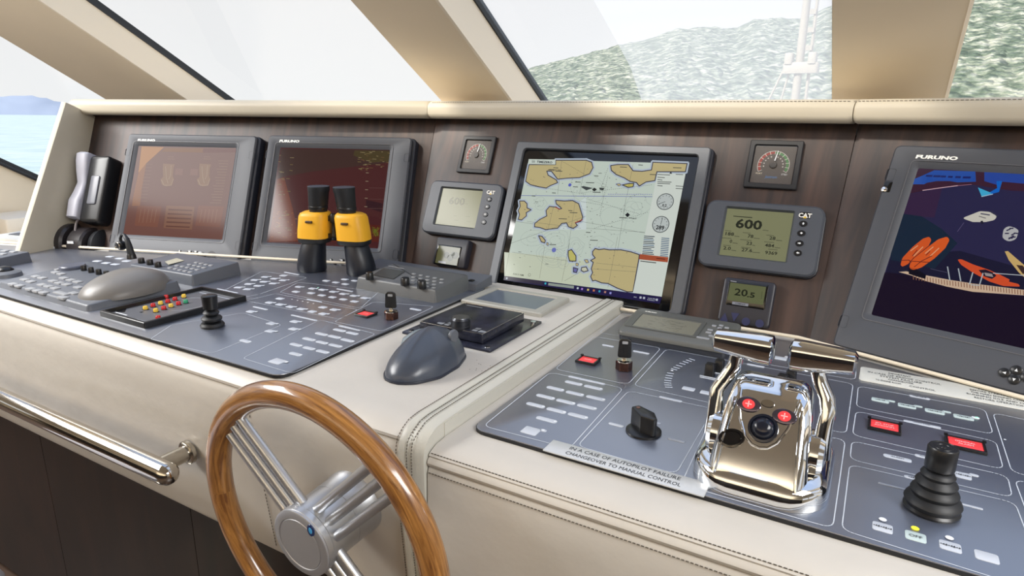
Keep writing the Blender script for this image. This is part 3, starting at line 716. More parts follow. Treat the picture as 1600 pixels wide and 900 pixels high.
for c in [(45, 290), (135, 300), (230, 318), (320, 337), (415, 354), (510, 374), (-75, 275)]: flag(C6, c, 0.016, 0.011, rot=0)
for c in [(35, 330), (130, 350), (225, 367), (322, 386), (420, 405), (-100, 318)]: flag(C6, c, 0.0165, 0.011, rot=0, led=None)
for c in [(335, 208), (170, 220), (255, 235), (340, 250), (425, 220)]: flag(C6, c, 0.017, 0.011, rot=0, led=None)
for c in [(140, 457), (240, 478), (45, 495), (140, 515)]: flag(C6, c, 0.016, 0.012, rot=0, led=1 if c[0] > 200 or c[1] > 500 else None)
for c in [(1100, 533), (970, 583), (1100, 607), (1230, 635), (1365, 663), (735, 695), (990, 845), (1285, 820)]: flag(C5, c, 0.0165, 0.012, rot=2, led=c != (1100, 533))
for c in [(680, 250), (925, 228)]: flag(C7, c, 0.017, 0.012, rot=2)
flag(C7, (755, 565), 0.024, 0.018, rot=0)
for a, b_ in [((360, 345), (490, 363)), ((885, 382), (1020, 405)), ((1020, 418), (1155, 440)), ((1160, 452), (1300, 477)), ((1020, 322), (1155, 348)), ((1155, 358), (1290, 380)), ((1290, 388), (1435, 415)), ((1150, 270), (1285, 292)), ((1285, 298), (1420, 322)), ((1415, 333), (1560, 360)), ((1340, 228), (1470, 255)), ((1475, 260), (1600, 285)), ((875, 478), (1020, 502))]:
    K.key(C7(*a), C7(*b_), 0.0095, led=1)
for C, a, b_, d in [(C7, (890, 85), (1180, 137), .005), (C7, (1395, 195), (1620, 243), .005), (C5, (760, 635), (950, 670), .0055), (C5, (1145, 203), (1350, 232), .005), (C5, (1440, 540), (1620, 578), .005), (C6, (910, 470), (1020, 483), .0085), (C6, (265, 290), (405, 318), .0045), (C5, (330, 405), (560, 468), .0035)]:
    K.key(C(*a), C(*b_), d)
for c in [(1250, 548), (1320, 560), (1383, 573), (1450, 587), (1520, 600)]: K.dot(C5(*c), .0018)
K.dot(C6(97, 286), .0022, led_g); K.dot(C6(790, 438), .002)
for q in [((584, 472), (679, 479), (597, 518), (522, 503)), ((500, 500), (587, 522), (457, 584), (379, 560)), ((431, 459), (559, 484), (530, 499), (384, 470)), ((268, 508), (380, 489), (440, 508), (330, 553), (235, 530)), ((306, 476), (410, 424), (480, 434), (405, 460), (352, 470)), ((466, 441), (592, 456), (563, 482), (437, 457))]:
    K.outline(q, 0.01)
# the small key cluster behind the radar keyboard
for c in [(172, 401), (187, 404), (152, 408), (166, 411), (180, 413), (198, 408)]:
    q = K.F.pt(*c); o = MB().rb(-.01, .01, -.007, .007, 0, .0006, .002, .0002).obj('membrane_key', key_m, plL); o.location = (q.x, q.y, .006); o.rotation_euler = (0, 0, math.radians(15))
K.done()
# ================================================================== WALL INSTRUMENTS
CRFUR = mat('bright logo paint', (235, 233, 225), 0.4, emis=0.12)  # logo letters given a faint glow of their own
def monitor(name, label, F, o, s, logo=None, btn=None, th=0.03, latch=True, artfn=None, cat='monitor', bezel=mon_m, dark_side=True, glassf=None):
    """o, s = (u0,u1,v0,v1) on the wall facet"""
    G = F.sub((o[0] + o[1]) / 2, o[2], 0.0); cx, cy = (o[0] + o[1]) / 2, o[2]
    O = (o[0] - cx, o[1] - cx, o[2] - cy, o[3] - cy); S = (s[0] - cx, s[1] - cx, s[2] - cy, s[3] - cy)
    t = thing(name, label, cat, G)
    MB().rb(O[0] + .002, O[1] + .010, O[2], O[3] + .001, 0.001, th - .008, .012, .004).obj('housing', mon_dark, t)
    MB().ring((O[0], O[1], O[2], O[3], .010), (S[0], S[1], S[2], S[3], .003), th - .008, th, lip=0.012, depth=.0075, b=.003).obj('bezel', bezel, t)
    b = MB(); b.ring((S[0] - .012, S[1] + .012, S[2] - .012, S[3] + .012, .008), (S[0] - .0105, S[1] + .0105, S[2] - .0105, S[3] + .0105, .007), th - .003, th + .0008, lip=.0003, depth=.001, b=.0003)
    b.obj('bezel_lip', mon_lip, t)
    SF = G.sub(0, 0, th - .0075)
    scr = MB().box(S[0] - .001, S[1] + .001, S[2] - .001, S[3] + .001, th - .010, th - .0078).obj('screen', black_g, t, smooth=False)
    if artfn:
        A = artfn(SF, S); A.obj('screen_image', t).location = (0, 0, th - .0075)
    TF = G.sub(0, 0, th)
    if latch:
        for (x, y) in [(O[0] + .007, O[3] - .055), (O[1] - .007, O[3] - .055), (O[0] + .007, O[2] + .045), (O[1] - .007, O[2] + .045)]:
            MB().ring((x - .0075, x + .0075, y - .011, y + .011, .003), (x - .0068, x + .0068, y - .0103, y + .0103, .003), th - .002, th + .0003, lip=.0001, depth=.0003, b=.0001).obj('latch_cover', mon_dark, t)
    if logo:
        a = Art(TF, 0.0004); a.text(logo[0], logo[1], logo[3], CRFUR, right=logo[2], bold=0.05, shear=0.12); a.obj('lettering', t).location = (0, 0, th)
    if btn: btn(TF, t, th)
    return t, G
C1 = crop(200, 210, 8); M1 = crop(0, 180, 4)
def art_m1(F, S):
    a = Art(F, 0, emis=0.42, rough=0.12, tag='m1')
    a.poly([Vector((S[0], S[2])), Vector((S[1], S[2])), Vector((S[1], S[3])), Vector((S[0], S[3]))], (146, 100, 90), 0)  # orange-brown room reflection painted as glowing screen colour
    a.poly([C1(170, 150), C1(450, 160), C1(330, 270), C1(230, 360), C1(130, 480)], (218, 152, 92), 1)
    a.poly([C1(130, 480), C1(60, 800), C1(50, 895), C1(150, 890), C1(170, 700), C1(230, 360)], (178, 118, 82), 1)
    a.poly([C1(940, 175), C1(1360, 180), C1(1352, 225), C1(935, 228)], (135, 78, 72), 2); a.poly([C1(470, 170), C1(940, 175), C1(935, 228), C1(420, 215)], (158, 104, 66), 2)
    L = (176, 140, 116); L2 = (164, 122, 104)
    for sx in (0, 455):
        a.poly([C1(440 + sx, 365), C1(585 + sx, 375), C1(570 + sx, 420), C1(560 + sx, 520), C1(575 + sx, 560), C1(550 + sx, 640), C1(480 + sx, 650), C1(425 + sx, 630), C1(405 + sx, 565), C1(440 + sx, 530), C1(435 + sx, 430)], (170, 128, 100), 2)
        a.line([C1(470 + sx, 400), C1(480 + sx, 540), C1(500 + sx, 610)], .0016, (196, 164, 136), 3); a.line([C1(540 + sx, 390), C1(530 + sx, 520), C1(510 + sx, 560)], .0016, (196, 164, 136), 3)
        a.line([C1(420 + sx, 570), C1(450 + sx, 635), C1(540 + sx, 635), C1(565 + sx, 560)], .0016, (196, 164, 136), 3)
        a.line([C1(500 + sx, 280), C1(570 + sx, 283)], .002, L2, 3); a.line([C1(495 + sx, 305), C1(580 + sx, 310)], .002, L2, 3)
    a.poly([C1(595, 425), C1(690, 430), C1(680, 510), C1(585, 505)], (160, 112, 100), 2); a.poly([C1(785, 430), C1(880, 432), C1(870, 512), C1(775, 508)], (160, 112, 100), 2)
    for k in range(12): a.line([C1(225 - k * 9, 370 + k * 42), C1(300 - k * 6, 373 + k * 42)], .0013, L2, 3)
    for k in range(16): a.line([C1(1130 - k * 7 + (k % 3) * 14, 330 + k * 35), C1(1255 - k * 6, 334 + k * 35)], .0014, L, 3)
    for x0, x1 in ((860, 1010), (1240, 1400)):
        a.poly([M1(x0, 565), M1(x1, 570), M1(x1 - 25, 700), M1(x0 - 20, 690)], (160, 104, 86), 2)
        for k in range(5): a.line([M1(x0 + 22 + k * 24, 590), M1(x0 + 8 + k * 24, 670)], .002, (178, 128, 106), 3)
    a.poly([M1(1040, 565), M1(1215, 572), M1(1200, 715), M1(1022, 705)], (166, 118, 96), 2)
    for k in range(5): a.line([M1(1055 - k * 4, 590 + k * 26), M1(1200 - k * 4, 596 + k * 26)], .004, (130, 84, 72), 3)
    return a
def btn_m(px_list, knob=None, dim=None):
    def f(TF, t, th):
        for i, (p, wd) in enumerate(px_list):
            q = TF.pt(*p); o = MB().rb(-wd / 2, wd / 2, -.004, .004, 0, .0015, .0038, .0005).obj('button', black_p, t); o.location = (q.x, q.y, th)
            a = MB().rb(-wd * .22, wd * .22, -.0015, .0015, .0015, .0019, .001, 0).obj('symbol', white_ink, o)
        if knob: q = TF.pt(*knob); o = MB().lathe([(.009, 0), (.0085, .008), (.007, .009)], n=20).obj('knob', grey_light, t); o.location = (q.x, q.y, th)
        if dim: q = TF.pt(*dim); o = MB().lathe([(.012, 0), (.012, .0008)], n=24).obj('sensor_window', mon_dark, t); o.location = (q.x, q.y, th)
    return f
MB1 = crop(240, 350, 10)
monitor('marine_monitor', 'leftmost monitor with painted orange-brown reflection and engine diagrams', PL, (-0.890, -0.484, -0.004, 0.347), (-0.857, -0.546, 0.056, 0.314),
        ('FURUNO', (215, 220.5), (242, 222.0), 0.0065), btn_m([(MB1(410, 425), .008), (MB1(350, 460), .008), (MB1(467, 467), .008), (MB1(565, 432), .013), (MB1(660, 437), .013), (MB1(560, 512), .013), (MB1(655, 520), .013)], MB1(752, 485), MB1(903, 490)), artfn=art_m1, bezel=mon_m)
C2 = crop(360, 200, 5)
def art_m2(F, S):
    a = Art(F, 0, emis=0.42, rough=0.1, tag='m2')
    a.poly([Vector((S[0], S[2])), Vector((S[1], S[2])), Vector((S[1], S[3])), Vector((S[0], S[3]))], (98, 52, 54), 0)  # dark red reflection of the room painted into the screen colour
    a.poly([C2(400, 165), C2(1260, 170), C2(1245, 270), C2(900, 310), C2(640, 340), C2(470, 370), C2(370, 390)], (86, 62, 58), 1)
    a.poly([C2(365, 400), C2(420, 385), C2(490, 640), C2(540, 890), C2(300, 890), C2(335, 640)], (140, 68, 44), 1)
    a.poly([C2(520, 720), C2(1180, 760), C2(1170, 890), C2(300, 890), C2(540, 880)], (112, 52, 44), 1)
    a.poly([C2(970, 175), C2(1255, 180), C2(1245, 260), C2(1100, 270), C2(960, 215)], (98, 84, 56), 2)
    for k in range(70):
        x = random.choice([random.uniform(980, 1240), random.uniform(350, 470), random.uniform(1010, 1090)]); y = random.uniform(180, 860)
        if 980 < x < 1240 and y > 330: y = random.uniform(180, 330)
        ln = random.uniform(8, 30); a.line([C2(x, y), C2(x + ln, y + 1)], .0016, random.choice([(150, 130, 84), (168, 150, 110), (136, 104, 70)]), 3)
    for k in range(8): a.line([C2(1060 - k * 3, 350 + k * 66), C2(1080 - k * 3, 351 + k * 66)], .0018, (176, 156, 130), 3)
    for y in (468, 555, 628): a.line([C2(1085, y), C2(1205, y + 2)], .001, (126, 90, 86), 3)
    a.poly([C2(1060, 560), C2(1190, 590), C2(1180, 660), C2(1060, 620)], (70, 40, 48), 2)
    for k in range(26): a.line([C2(random.uniform(1105, 1165), random.uniform(770, 850)), C2(random.uniform(1105, 1165), random.uniform(770, 850))], .001, random.choice([(120, 140, 50), (150, 120, 50)]), 3)
    for k in range(30): 
        x, y = random.uniform(320, 560), random.uniform(640, 880); a.line([C2(x, y), C2(x + 12, y)], .0014, (196, 130, 80), 3)
    return a
MB2 = crop(360, 360, 4)
monitor('marine_monitor', 'second monitor from the left with painted dark red reflection behind the binoculars', PL, (-0.448, -0.038, -0.004, 0.350), (-0.413, -0.097, 0.055, 0.318),
        ('FURUNO', (436.5, 222), (467.5, 223.5), 0.0065), btn_m([(MB2(629, 185), .008), (MB2(653, 205), .008), (MB2(625, 222), .008), (MB2(697, 187), .013), (MB2(737, 190), .013), (MB2(695, 224), .013), (MB2(738, 226), .013)]), artfn=art_m2)
# ---- big colour chart display
G6 = crop(780, 210, 4.706); G7 = crop(760, 370, 5)
def art_chart(F, S):
    a = Art(F, 0, emis=0.78, rough=0.12, tag='ch', step=0.00005)
    sea = (198, 211, 200); land = (194, 180, 132); ol = (62, 62, 78)
    a.poly([G6(218, 182), G6(1382, 215), G7(1370, 468), G7(140, 305)], sea, 1)
    a.poly([G7(140, 120), G7(600, 160), G7(820, 200), G7(810, 395), G7(140, 305)], (200, 208, 186), 2)
    def ctr(c, n, r0, r1):
        for k in range(n):
            rr = r0 + (r1 - r0) * k / max(1, n - 1); ph = random.random() * 6
            a.line([(c[0] + rr * math.cos(t_ * .35) * (1 + .18 * math.sin(t_ * .9 + ph)), c[1] + rr * .9 * math.sin(t_ * .35) * (1 + .15 * math.cos(t_ * .7 + ph))) for t_ in range(18)], .0005, (160, 172, 168), 3, closed=True)
    for c, n, r0, r1 in [((920, 300), 3, 12, 30), ((985, 330), 2, 7, 16), ((995, 322), 2, 8, 20), ((868, 375), 3, 8, 20), ((860, 400), 4, 8, 20), ((900, 385), 3, 6, 14), ((832, 372), 2, 8, 16), ((845, 318), 2, 5, 10), ((940, 385), 2, 9, 18), ((960, 345), 1, 22, 26), ((880, 410), 2, 5, 10)]: ctr(c, n, r0, r1)
    def isle(C, pts, col=land, wd=.0021, out=ol):
        P = [C(*p) for p in pts]; a.line(P, wd * 4.2, (182, 194, 208), 4, closed=True); a.poly(P, col, 5); a.line(P, wd, out, 6, closed=True)
    a.poly([G6(640, 460), G6(300, 700), G6(640, 700)], (208, 220, 218), 3)
    isle(G6, [(220, 222), (415, 222), (415, 190), (640, 190), (680, 205), (690, 245), (665, 290), (590, 318), (500, 322), (430, 330), (385, 272), (350, 270), (360, 300), (420, 335), (430, 355), (380, 375), (345, 395), (290, 385), (230, 370), (195, 345), (205, 290)])
    isle(G6, [(820, 230), (870, 222), (950, 222), (985, 268), (1050, 272), (1120, 262), (1130, 205), (1382, 215), (1370, 275), (1160, 275), (1145, 340), (1080, 350), (1030, 380), (1010, 355), (960, 345), (920, 320), (860, 295), (825, 265)])
    isle(G6, [(415, 485), (480, 490), (540, 487), (585, 510), (600, 560), (615, 610), (600, 640), (560, 650), (575, 670), (545, 692), (510, 680), (495, 650), (460, 655), (430, 690), (390, 695), (340, 700), (300, 685), (260, 680), (262, 655), (300, 625), (350, 600), (345, 560), (370, 530), (420, 535), (440, 550), (460, 545), (420, 510)])
    isle(G6, [(150, 490), (185, 490), (205, 510), (205, 540), (235, 555), (200, 575), (200, 600), (165, 630), (140, 625), (150, 590), (140, 560), (155, 530)])
    isle(G6, [(290, 745), (315, 750), (340, 780), (335, 798), (310, 790)]); isle(G6, [(350, 795), (362, 800), (360, 818), (348, 812)], wd=.001)
    isle(G6, [(905, 372), (950, 362), (990, 360), (985, 385), (950, 390)], (196, 186, 100)); isle(G6, [(860, 366), (885, 362), (898, 372), (880, 380)], wd=.001)
    isle(G7, [(830, 115), (850, 92), (880, 100), (920, 95), (960, 102), (1050, 102), (1130, 118), (1195, 140), (1190, 180), (1145, 430), (1100, 430), (1060, 415), (1020, 400), (990, 385), (950, 365), (900, 360), (850, 340), (830, 345), (815, 310), (830, 280), (820, 250), (835, 200), (815, 185), (850, 165), (830, 140)])
    isle(G7, [(640, 110), (665, 100), (700, 150), (700, 190), (650, 190), (640, 150)], (196, 190, 110)); isle(G7, [(745, 240), (780, 235), (795, 265), (760, 275), (740, 262)], (205, 205, 180)); isle(G7, [(680, 240), (715, 250), (705, 280), (680, 275)], (112, 112, 170))
    isle(G7, [(700, 205), (720, 210), (715, 228), (700, 225)], wd=.001); isle(G7, [(765, 180), (790, 178), (800, 200), (780, 205)], wd=.001)
    a.circ(G6(520, 372), .004, (96, 104, 190), 6, n=12); a.circ(G6(403, 850), .0055, (110, 118, 190), 6, n=12)
    a.poly([G6(945, 575), G6(962, 592), G6(943, 610), G6(926, 592)], (30, 34, 40), 7); a.poly([G6(700, 392), G6(720, 405), G6(698, 420), G6(682, 405)], (40, 44, 44), 7)
    a.poly([G6(620, 380), G6(690, 395), G6(640, 412), G6(600, 385)], (70, 76, 78), 6); a.poly([G6(735, 392), G6(775, 395), G6(765, 412), G6(740, 408)], (60, 66, 66), 6)
    for p in [((560, 650), (612, 628)), ((415, 535), (445, 550))]: a.line([G6(*q) for q in p], .002, (150, 40, 50), 7)
    a.line([G6(160, 450), G6(1125, 458)], .001, (70, 74, 170), 7); a.line([G6(800, 440), G6(1130, 442)], .0013, (96, 84, 180), 7, dash=.002)
    for p in [((660, 480), (1030, 585)), ((205, 375), (640, 440)), ((640, 300), (450, 190)), ((740, 600), (800, 300)), ((700, 690), (1100, 570)), ((800, 250), (735, 430)), ((600, 430), (1130, 370)), ((510, 480), (760, 520))]: a.line([G6(*q) for q in p], .0007, (60, 66, 70), 7, dash=.0022)
    for p in [((205, 640), (600, 690)), ((90, 800), (640, 600)), ((640, 690), (1070, 720)), ((430, 440), (460, 190)), ((940, 450), (985, 220)), ((935, 460), (870, 860)), ((590, 440), (640, 195)), ((560, 490), (500, 890)), ((600, 640), (1070, 725)), ((400, 530), (360, 700)), ((120, 640), (260, 660))]: a.line([G6(*q) for q in p], .0005, (96, 100, 96), 7)
    for p in [((190, 60), (145, 300)), ((455, 80), (415, 325)), ((650, 50), (590, 350)), ((1025, 0), (950, 395)), ((200, 120), (640, 190)), ((860, 205), (1180, 240)), ((610, 345), (760, 260)), ((830, 250), (1180, 275))]: a.line([G7(*q) for q in p], .0005, (110, 112, 100), 7)
    for k in range(150):        # soundings and place names, too small to read
        u, v = random.uniform(0.04, 0.80), random.uniform(0.04, 0.95)
        q = Vector((S[0] + (S[1] - S[0]) * u, S[2] + .025 + (S[3] - S[2] - .03) * v)); ln = random.choice([.0016, .002, .007 if k % 9 == 0 else .002])
        a.line([q, q + Vector((ln, 0))], random.choice([.0007, .0011]), (84, 88, 84), 8)
    for p in [(1110, 295), (360, 262), (415, 270), (560, 350), (640, 355), (690, 425), (510, 560), (520, 575), (440, 620), (885, 612), (640, 720), (670, 778), (370, 810), (390, 430), (240, 452), (1280, 245), (890, 240), (400, 245), (700, 305), (1025, 225), (545, 385)]:
        a.line([G6(*p), G6(p[0] + random.uniform(25, 60), p[1] + 2)], .0016, (74, 78, 76), 8)
    a.text('NEWPORT BAY', G6(365, 262), .0026, (60, 60, 60), 9, right=G6(455, 264), bold=.03)
    a.text('PORT', G6(955, 620), .0028, (60, 60, 60), 9, right=G6(1010, 632), bold=.03)
    # information column
    a.poly([G6(1165, 282), G6(1370, 292), G7(1368, 468), G7(1145, 436), G6(1042, 885)], (212, 220, 212), 8)
    for y in (295, 315, 332, 348, 360, 376): a.line([G6(1165, y), G6(1165 + random.uniform(20, 110), y + 4)], .0014, (60, 64, 66), 9)
    for y in (294, 380, 398): a.line([G6(1300, y), G6(1352, y + 3)], .0014, (80, 84, 86), 9)
    a.poly([G6(1262, 272), G6(1272, 290), G6(1252, 290)], (40, 44, 48), 10)
    for (c, tx, h, ang) in [((1221, 495), '0.2', .0056, 205), ((1188, 662), '289', .0085, 85)]:
        a.circ(G6(*c), .0172, (190, 198, 196), 9); a.circ(G6(*c), .0172, (74, 80, 84), 10, wd=.0016, n=36); cc = F.pt(*G6(*c))
        for k in range(12): u_ = Vector((math.cos(k * PI / 6), math.sin(k * PI / 6))); a.line([cc + u_ * .0125, cc + u_ * .0142], .0011, (90, 96, 98), 10)
        a.text(tx, Vector((cc.x, cc.y - .0108)), h, (30, 34, 38), 11, center=True, bold=.03)
        u_ = Vector((math.cos(math.radians(ang)), math.sin(math.radians(ang)))); a.line([cc, cc + u_ * .014], .001, (50, 54, 58), 10)
    for k in range(11): a.line([G6(1068 - k * 1.5, 748 + k * 13), G6(1130 + random.uniform(-20, 15), 752 + k * 13)], .0018, (90, 120, 150) if k % 3 == 2 else (50, 66, 84), 9); a.line([G6(1195 - k, 762 + k * 13), G6(1250 - k, 766 + k * 13)], .0016, (60, 90, 124), 9)
    a.poly([G7(1200, 135), G7(1422, 160), G7(1417, 200), G7(1193, 176)], (170, 84, 58), 9); a.line([G7(1330, 168), G7(1395, 176)], .0018, (96, 44, 34), 10); a.line([G7(1205, 190), G7(1325, 204)], .0018, (60, 64, 66), 10)
    a.poly([G6(218, 182), G6(415, 186), G6(413, 222), G6(212, 218)], (206, 216, 206), 9); a.text('TIMEZERO', G6(275, 209), .0052, (40, 46, 54), 10, right=G6(390, 212), bold=.03)
    for k in range(3): a.line([G6(240, 193 + k * 6), G6(264, 194 + k * 6)], .0008, (50, 56, 60), 10)
    a.text('0.013 NM', G7(208, 296), .0040, (70, 76, 60), 10, right=G7(290, 305)); a.circ(G7(337, 298), .003, (70, 76, 60), 10, wd=.0006)
    # task bar
    a.poly([G7(140, 305), G7(1372, 470), G7(1355, 524), G7(135, 338)], (34, 30, 74), 10); a.poly([G7(140, 305), G7(440, 345), G7(440, 375), G7(138, 334)], (52, 46, 66), 11)
    a.poly([G7(485, 360), G7(685, 384), G7(683, 405), G7(483, 380)], (148, 158, 150), 11)
    for x, y, c in [(160, 325, (190, 200, 210)), (462, 365, (60, 180, 200)), (714, 402, (190, 200, 210)), (748, 408, (170, 130, 210)), (795, 414, (210, 190, 110)), (840, 420, (200, 120, 90)), (884, 426, (60, 160, 190)), (928, 432, (180, 130, 120)), (970, 440, (150, 150, 220)), (1205, 475, (190, 196, 210)), (1232, 478, (190, 196, 210)), (1332, 492, (190, 196, 210))]:
        q = F.pt(*G7(x, y)); a.poly([q + Vector(d_) * .0022 for d_ in ((-1, -1), (1, -1), (1, 1), (-1, 1))], c, 12, r=.0006)
    a.text('ENG', G7(1152, 474), .0022, (190, 196, 210), 12, bold=.02); a.text('12:46 PM', G7(1262, 482), .002, (190, 196, 210), 12, right=G7(1318, 489), bold=.02); a.text('6/28/2023', G7(1256, 494), .002, (190, 196, 210), 12, right=G7(1315, 502), bold=.02)
    return a
cd_o = (-0.499, -0.043, -0.010, 0.351)
G = PC.sub((cd_o[0] + cd_o[1]) / 2, 0, 0)
t = thing('chart_display', 'large centre monitor showing a colour sea chart with islands', 'monitor', G); hw = (cd_o[1] - cd_o[0]) / 2
MB().rb(-hw + .002, hw + .006, 0.0, .352, .001, .014, .01, .004).obj('housing', mon_dark, t)
S_ = (-.463 + .271, -.086 + .271, .020, .313)
MB().ring((-hw, hw, .0, .351, .007), (-hw + .022, hw - .022, 0.003, .334, .008), .012, .022, lip=.002, depth=.004, b=.002).obj('bezel', mat('slate bezel', (92, 95, 100), .4, metal=.2), t)
MB().rb(-hw + .021, hw - .021, 0.003, .334, .010, .0165, .004, .001).obj('screen_glass', black_g, t)
SF = G.sub(0, 0, .017); art_chart(SF, S_).obj('screen_image', t).location = (0, 0, .017)
# ---- right monitor with the deck camera picture
K3 = crop(1280, 200, 5); K4 = crop(1280, 360, 5); K4b = crop(1440, 440, 10); K3b = crop(1440, 250, 10)
def art_mr(F, S):
    a = Art(F, 0, emis=0.62, rough=0.06, tag='mr')
    a.poly([Vector((S[0], S[2])), Vector((S[1], S[2])), Vector((S[1], S[3])), Vector((S[0], S[3]))], (46, 44, 82), 0)
    a.poly([K3(745, 290), K3(2200, 350), K3(2200, 520), K3(1500, 490), K3(1180, 440), K3(960, 462), K3(700, 515)], (66, 36, 58), 1)
    a.poly([K3(690, 520), K3(960, 470), K3(900, 700), K3(660, 680)], (60, 40, 74), 1)
    a.poly([K3(650, 670), K3(800, 690), K3(960, 790), K3(1080, 900), K3(900, 1100), K3(560, 1030), K3(560, 900)], (26, 44, 66), 2)
    a.poly([K3(560, 1000), K3(1100, 960), K3(1600, 1100), K3(1600, 1300), K3(500, 1200)], (30, 30, 58), 1)
    a.poly([K3b(0, 250), K3b(200, 160), K3b(840, 180), K3b(850, 340), K3b(560, 350), K3b(440, 330), K3b(240, 330), K3b(0, 370)], (40, 86, 178), 3, ); a.poly([K3(740, 400), K3(860, 350), K3(1000, 345), K3(820, 440), K3(730, 440)], (46, 92, 186), 3)
    a.poly([K3b(980, 190), K3b(1600, 220), K3b(2600, 300), K3b(2600, 420), K3b(1600, 370), K3b(1260, 340), K3b(1180, 390), K3b(980, 330)], (44, 78, 170), 3)
    a.poly([K3b(1170, 330), K3b(1260, 330), K3b(1210, 500), K3b(940, 575), K3b(1180, 440)], (20, 110, 214), 4); a.poly([K3b(880, 430), K3b(1100, 520), K3b(940, 575)], (70, 186, 232), 5)
    a.line([K3b(940, 572), K3b(1110, 535)], .0012, (190, 220, 240), 6)
    for k, ww in enumerate((80, 90, 60, 50, 60, 100)): a.line([K3b(80 + k * 115, 248 + k * 5), K3b(80 + k * 115 + ww, 250 + k * 5)], .0034, (30, 40, 110), 5, )
    a.line([K3b(20, 475), K3b(340, 430), K3b(560, 402)], .0014, (220, 180, 190), 4); a.line([K3b(560, 402), K3b(780, 382)], .0007, (190, 130, 150), 4)
    a.poly([K3(1115, 705), K3(1180, 680), K3(1255, 650), K3(1330, 655), K3(1390, 690), K3(1370, 720), K3(1300, 735), K3(1200, 735)], (222, 218, 206), 5, r=.008)
    a.line([K3(1265, 670), K3(1330, 680)], .002, (90, 90, 110), 6); a.line([K3(1250, 690), K3(1300, 705)], .0014, (130, 126, 130), 6); a.line([K3(1270, 730), K3(1275, 745)], .003, (30, 30, 50), 6); a.line([K3(1340, 650), K3(1395, 690)], .0016, (60, 60, 84), 6); a.line([K3(1130, 740), K3(1080, 810)], .0005, (120, 110, 150), 5)
    a.poly([K3(1440, 790), K3(1480, 765), K3(1530, 780), K3(1560, 800), K3(1540, 870), K3(1480, 890), K3(1430, 860)], (196, 196, 198), 5, r=.008)
    for k in range(9): x, y = random.uniform(1440, 1540), random.uniform(780, 870); a.line([K3(x, y), K3(x + 25, y + random.uniform(-15, 15))], .002, (54, 50, 84), 6)
    org = (232, 96, 44); dk_ = (110, 44, 40)
    a.poly([K4(635, 270), K4(650, 215), K4(730, 130), K4(810, 65), K4(860, 48), K4(878, 75), K4(850, 130), K4(790, 190), K4(700, 260), K4(650, 285)], org, 5, r=.012)
    a.poly([K4(705, 280), K4(720, 235), K4(830, 145), K4(930, 70), K4(1000, 48), K4(1020, 75), K4(985, 140), K4(900, 220), K4(800, 290), K4(740, 310), K4(710, 300)], (238, 100, 44), 6, r=.012)
    for p in [((715, 160), (770, 120)), ((740, 200), (810, 130)), ((870, 200), (935, 140)), ((830, 180), (890, 130))]: a.line([K4(*q) for q in p], .0016, (246, 176, 130), 7)
    for p in [((640, 235), (700, 232), (720, 250)), ((700, 260), (740, 215), (860, 120)), ((710, 240), (860, 250)), ((745, 285), (800, 240), (880, 200)), ((765, 155), (730, 200)), ((865, 165), (835, 195))]: a.line([K4(*q) for q in p], .0012, dk_, 8)
    a.poly([K4(1080, 228), K4(1110, 225), K4(1200, 265), K4(1330, 310), K4(1420, 350), K4(1490, 385), K4(1480, 400), K4(1560, 420), K4(1570, 440), K4(1440, 435), K4(1330, 400), K4(1200, 330), K4(1110, 270)], (232, 88, 50), 5, r=.01)
    a.poly([K4(1245, 310), K4(1300, 305), K4(1360, 330), K4(1385, 355), K4(1350, 380), K4(1290, 360)], (40, 30, 50), 6); a.poly([K4(1290, 330), K4(1350, 340), K4(1360, 365), K4(1300, 355)], (170, 160, 160), 7)
    a.poly([K4(1450, 165), K4(1475, 162), K4(1600, 270), K4(1900, 520), K4(1800, 540), K4(1560, 330), K4(1480, 230)], (222, 186, 120), 5); a.poly([K4(1540, 270), K4(1590, 275), K4(1640, 340), K4(1590, 340)], (70, 50, 50), 6)
    a.poly([K4(480, 330), K4(560, 330), K4(700, 350), K4(900, 420), K4(1200, 480), K4(2200, 560), K4(2200, 1100), K4(330, 690)], (28, 18, 42), 3)
    a.poly([K4(620, 325), K4(680, 320), K4(830, 350), K4(1010, 385), K4(1200, 415), K4(1600, 465), K4(2100, 520), K4(2100, 560), K4(1600, 508), K4(1200, 480), K4(1000, 440), K4(830, 395), K4(720, 352)], (226, 196, 168), 4)
    for k in range(60):
        s = k / 59; x = 735 + s * 1300; y0 = 345 + (x - 735) * .165 - (max(0, x - 1000) * .035); a.line([K4(x, y0 + 4), K4(x + 2, y0 + 38)], .0011, (150, 104, 84), 5)
    a.poly([K4(700, 290), K4(760, 300), K4(835, 350), K4(830, 380), K4(760, 360), K4(700, 340)], (20, 18, 34), 6)
    for x0, y0, y1 in ((1003, 285, 390), (1088, 300, 395), (1200, 330, 420), (1280, 335, 420)): a.line([K4(x0, y0), K4(x0 + (18 if x0 < 1090 else -25), y1)], .0016, (190, 200, 206), 7)
    a.line([K4(1360, 335), K4(1600, 352), K4(1900, 370)], .0012, (200, 206, 214), 7); a.line([K4(870, 300), K4(1000, 330)], .0004, (110, 110, 140), 5); a.line([K4(1190, 425), K4(1250, 430)], .0014, (190, 200, 206), 7)
    return a
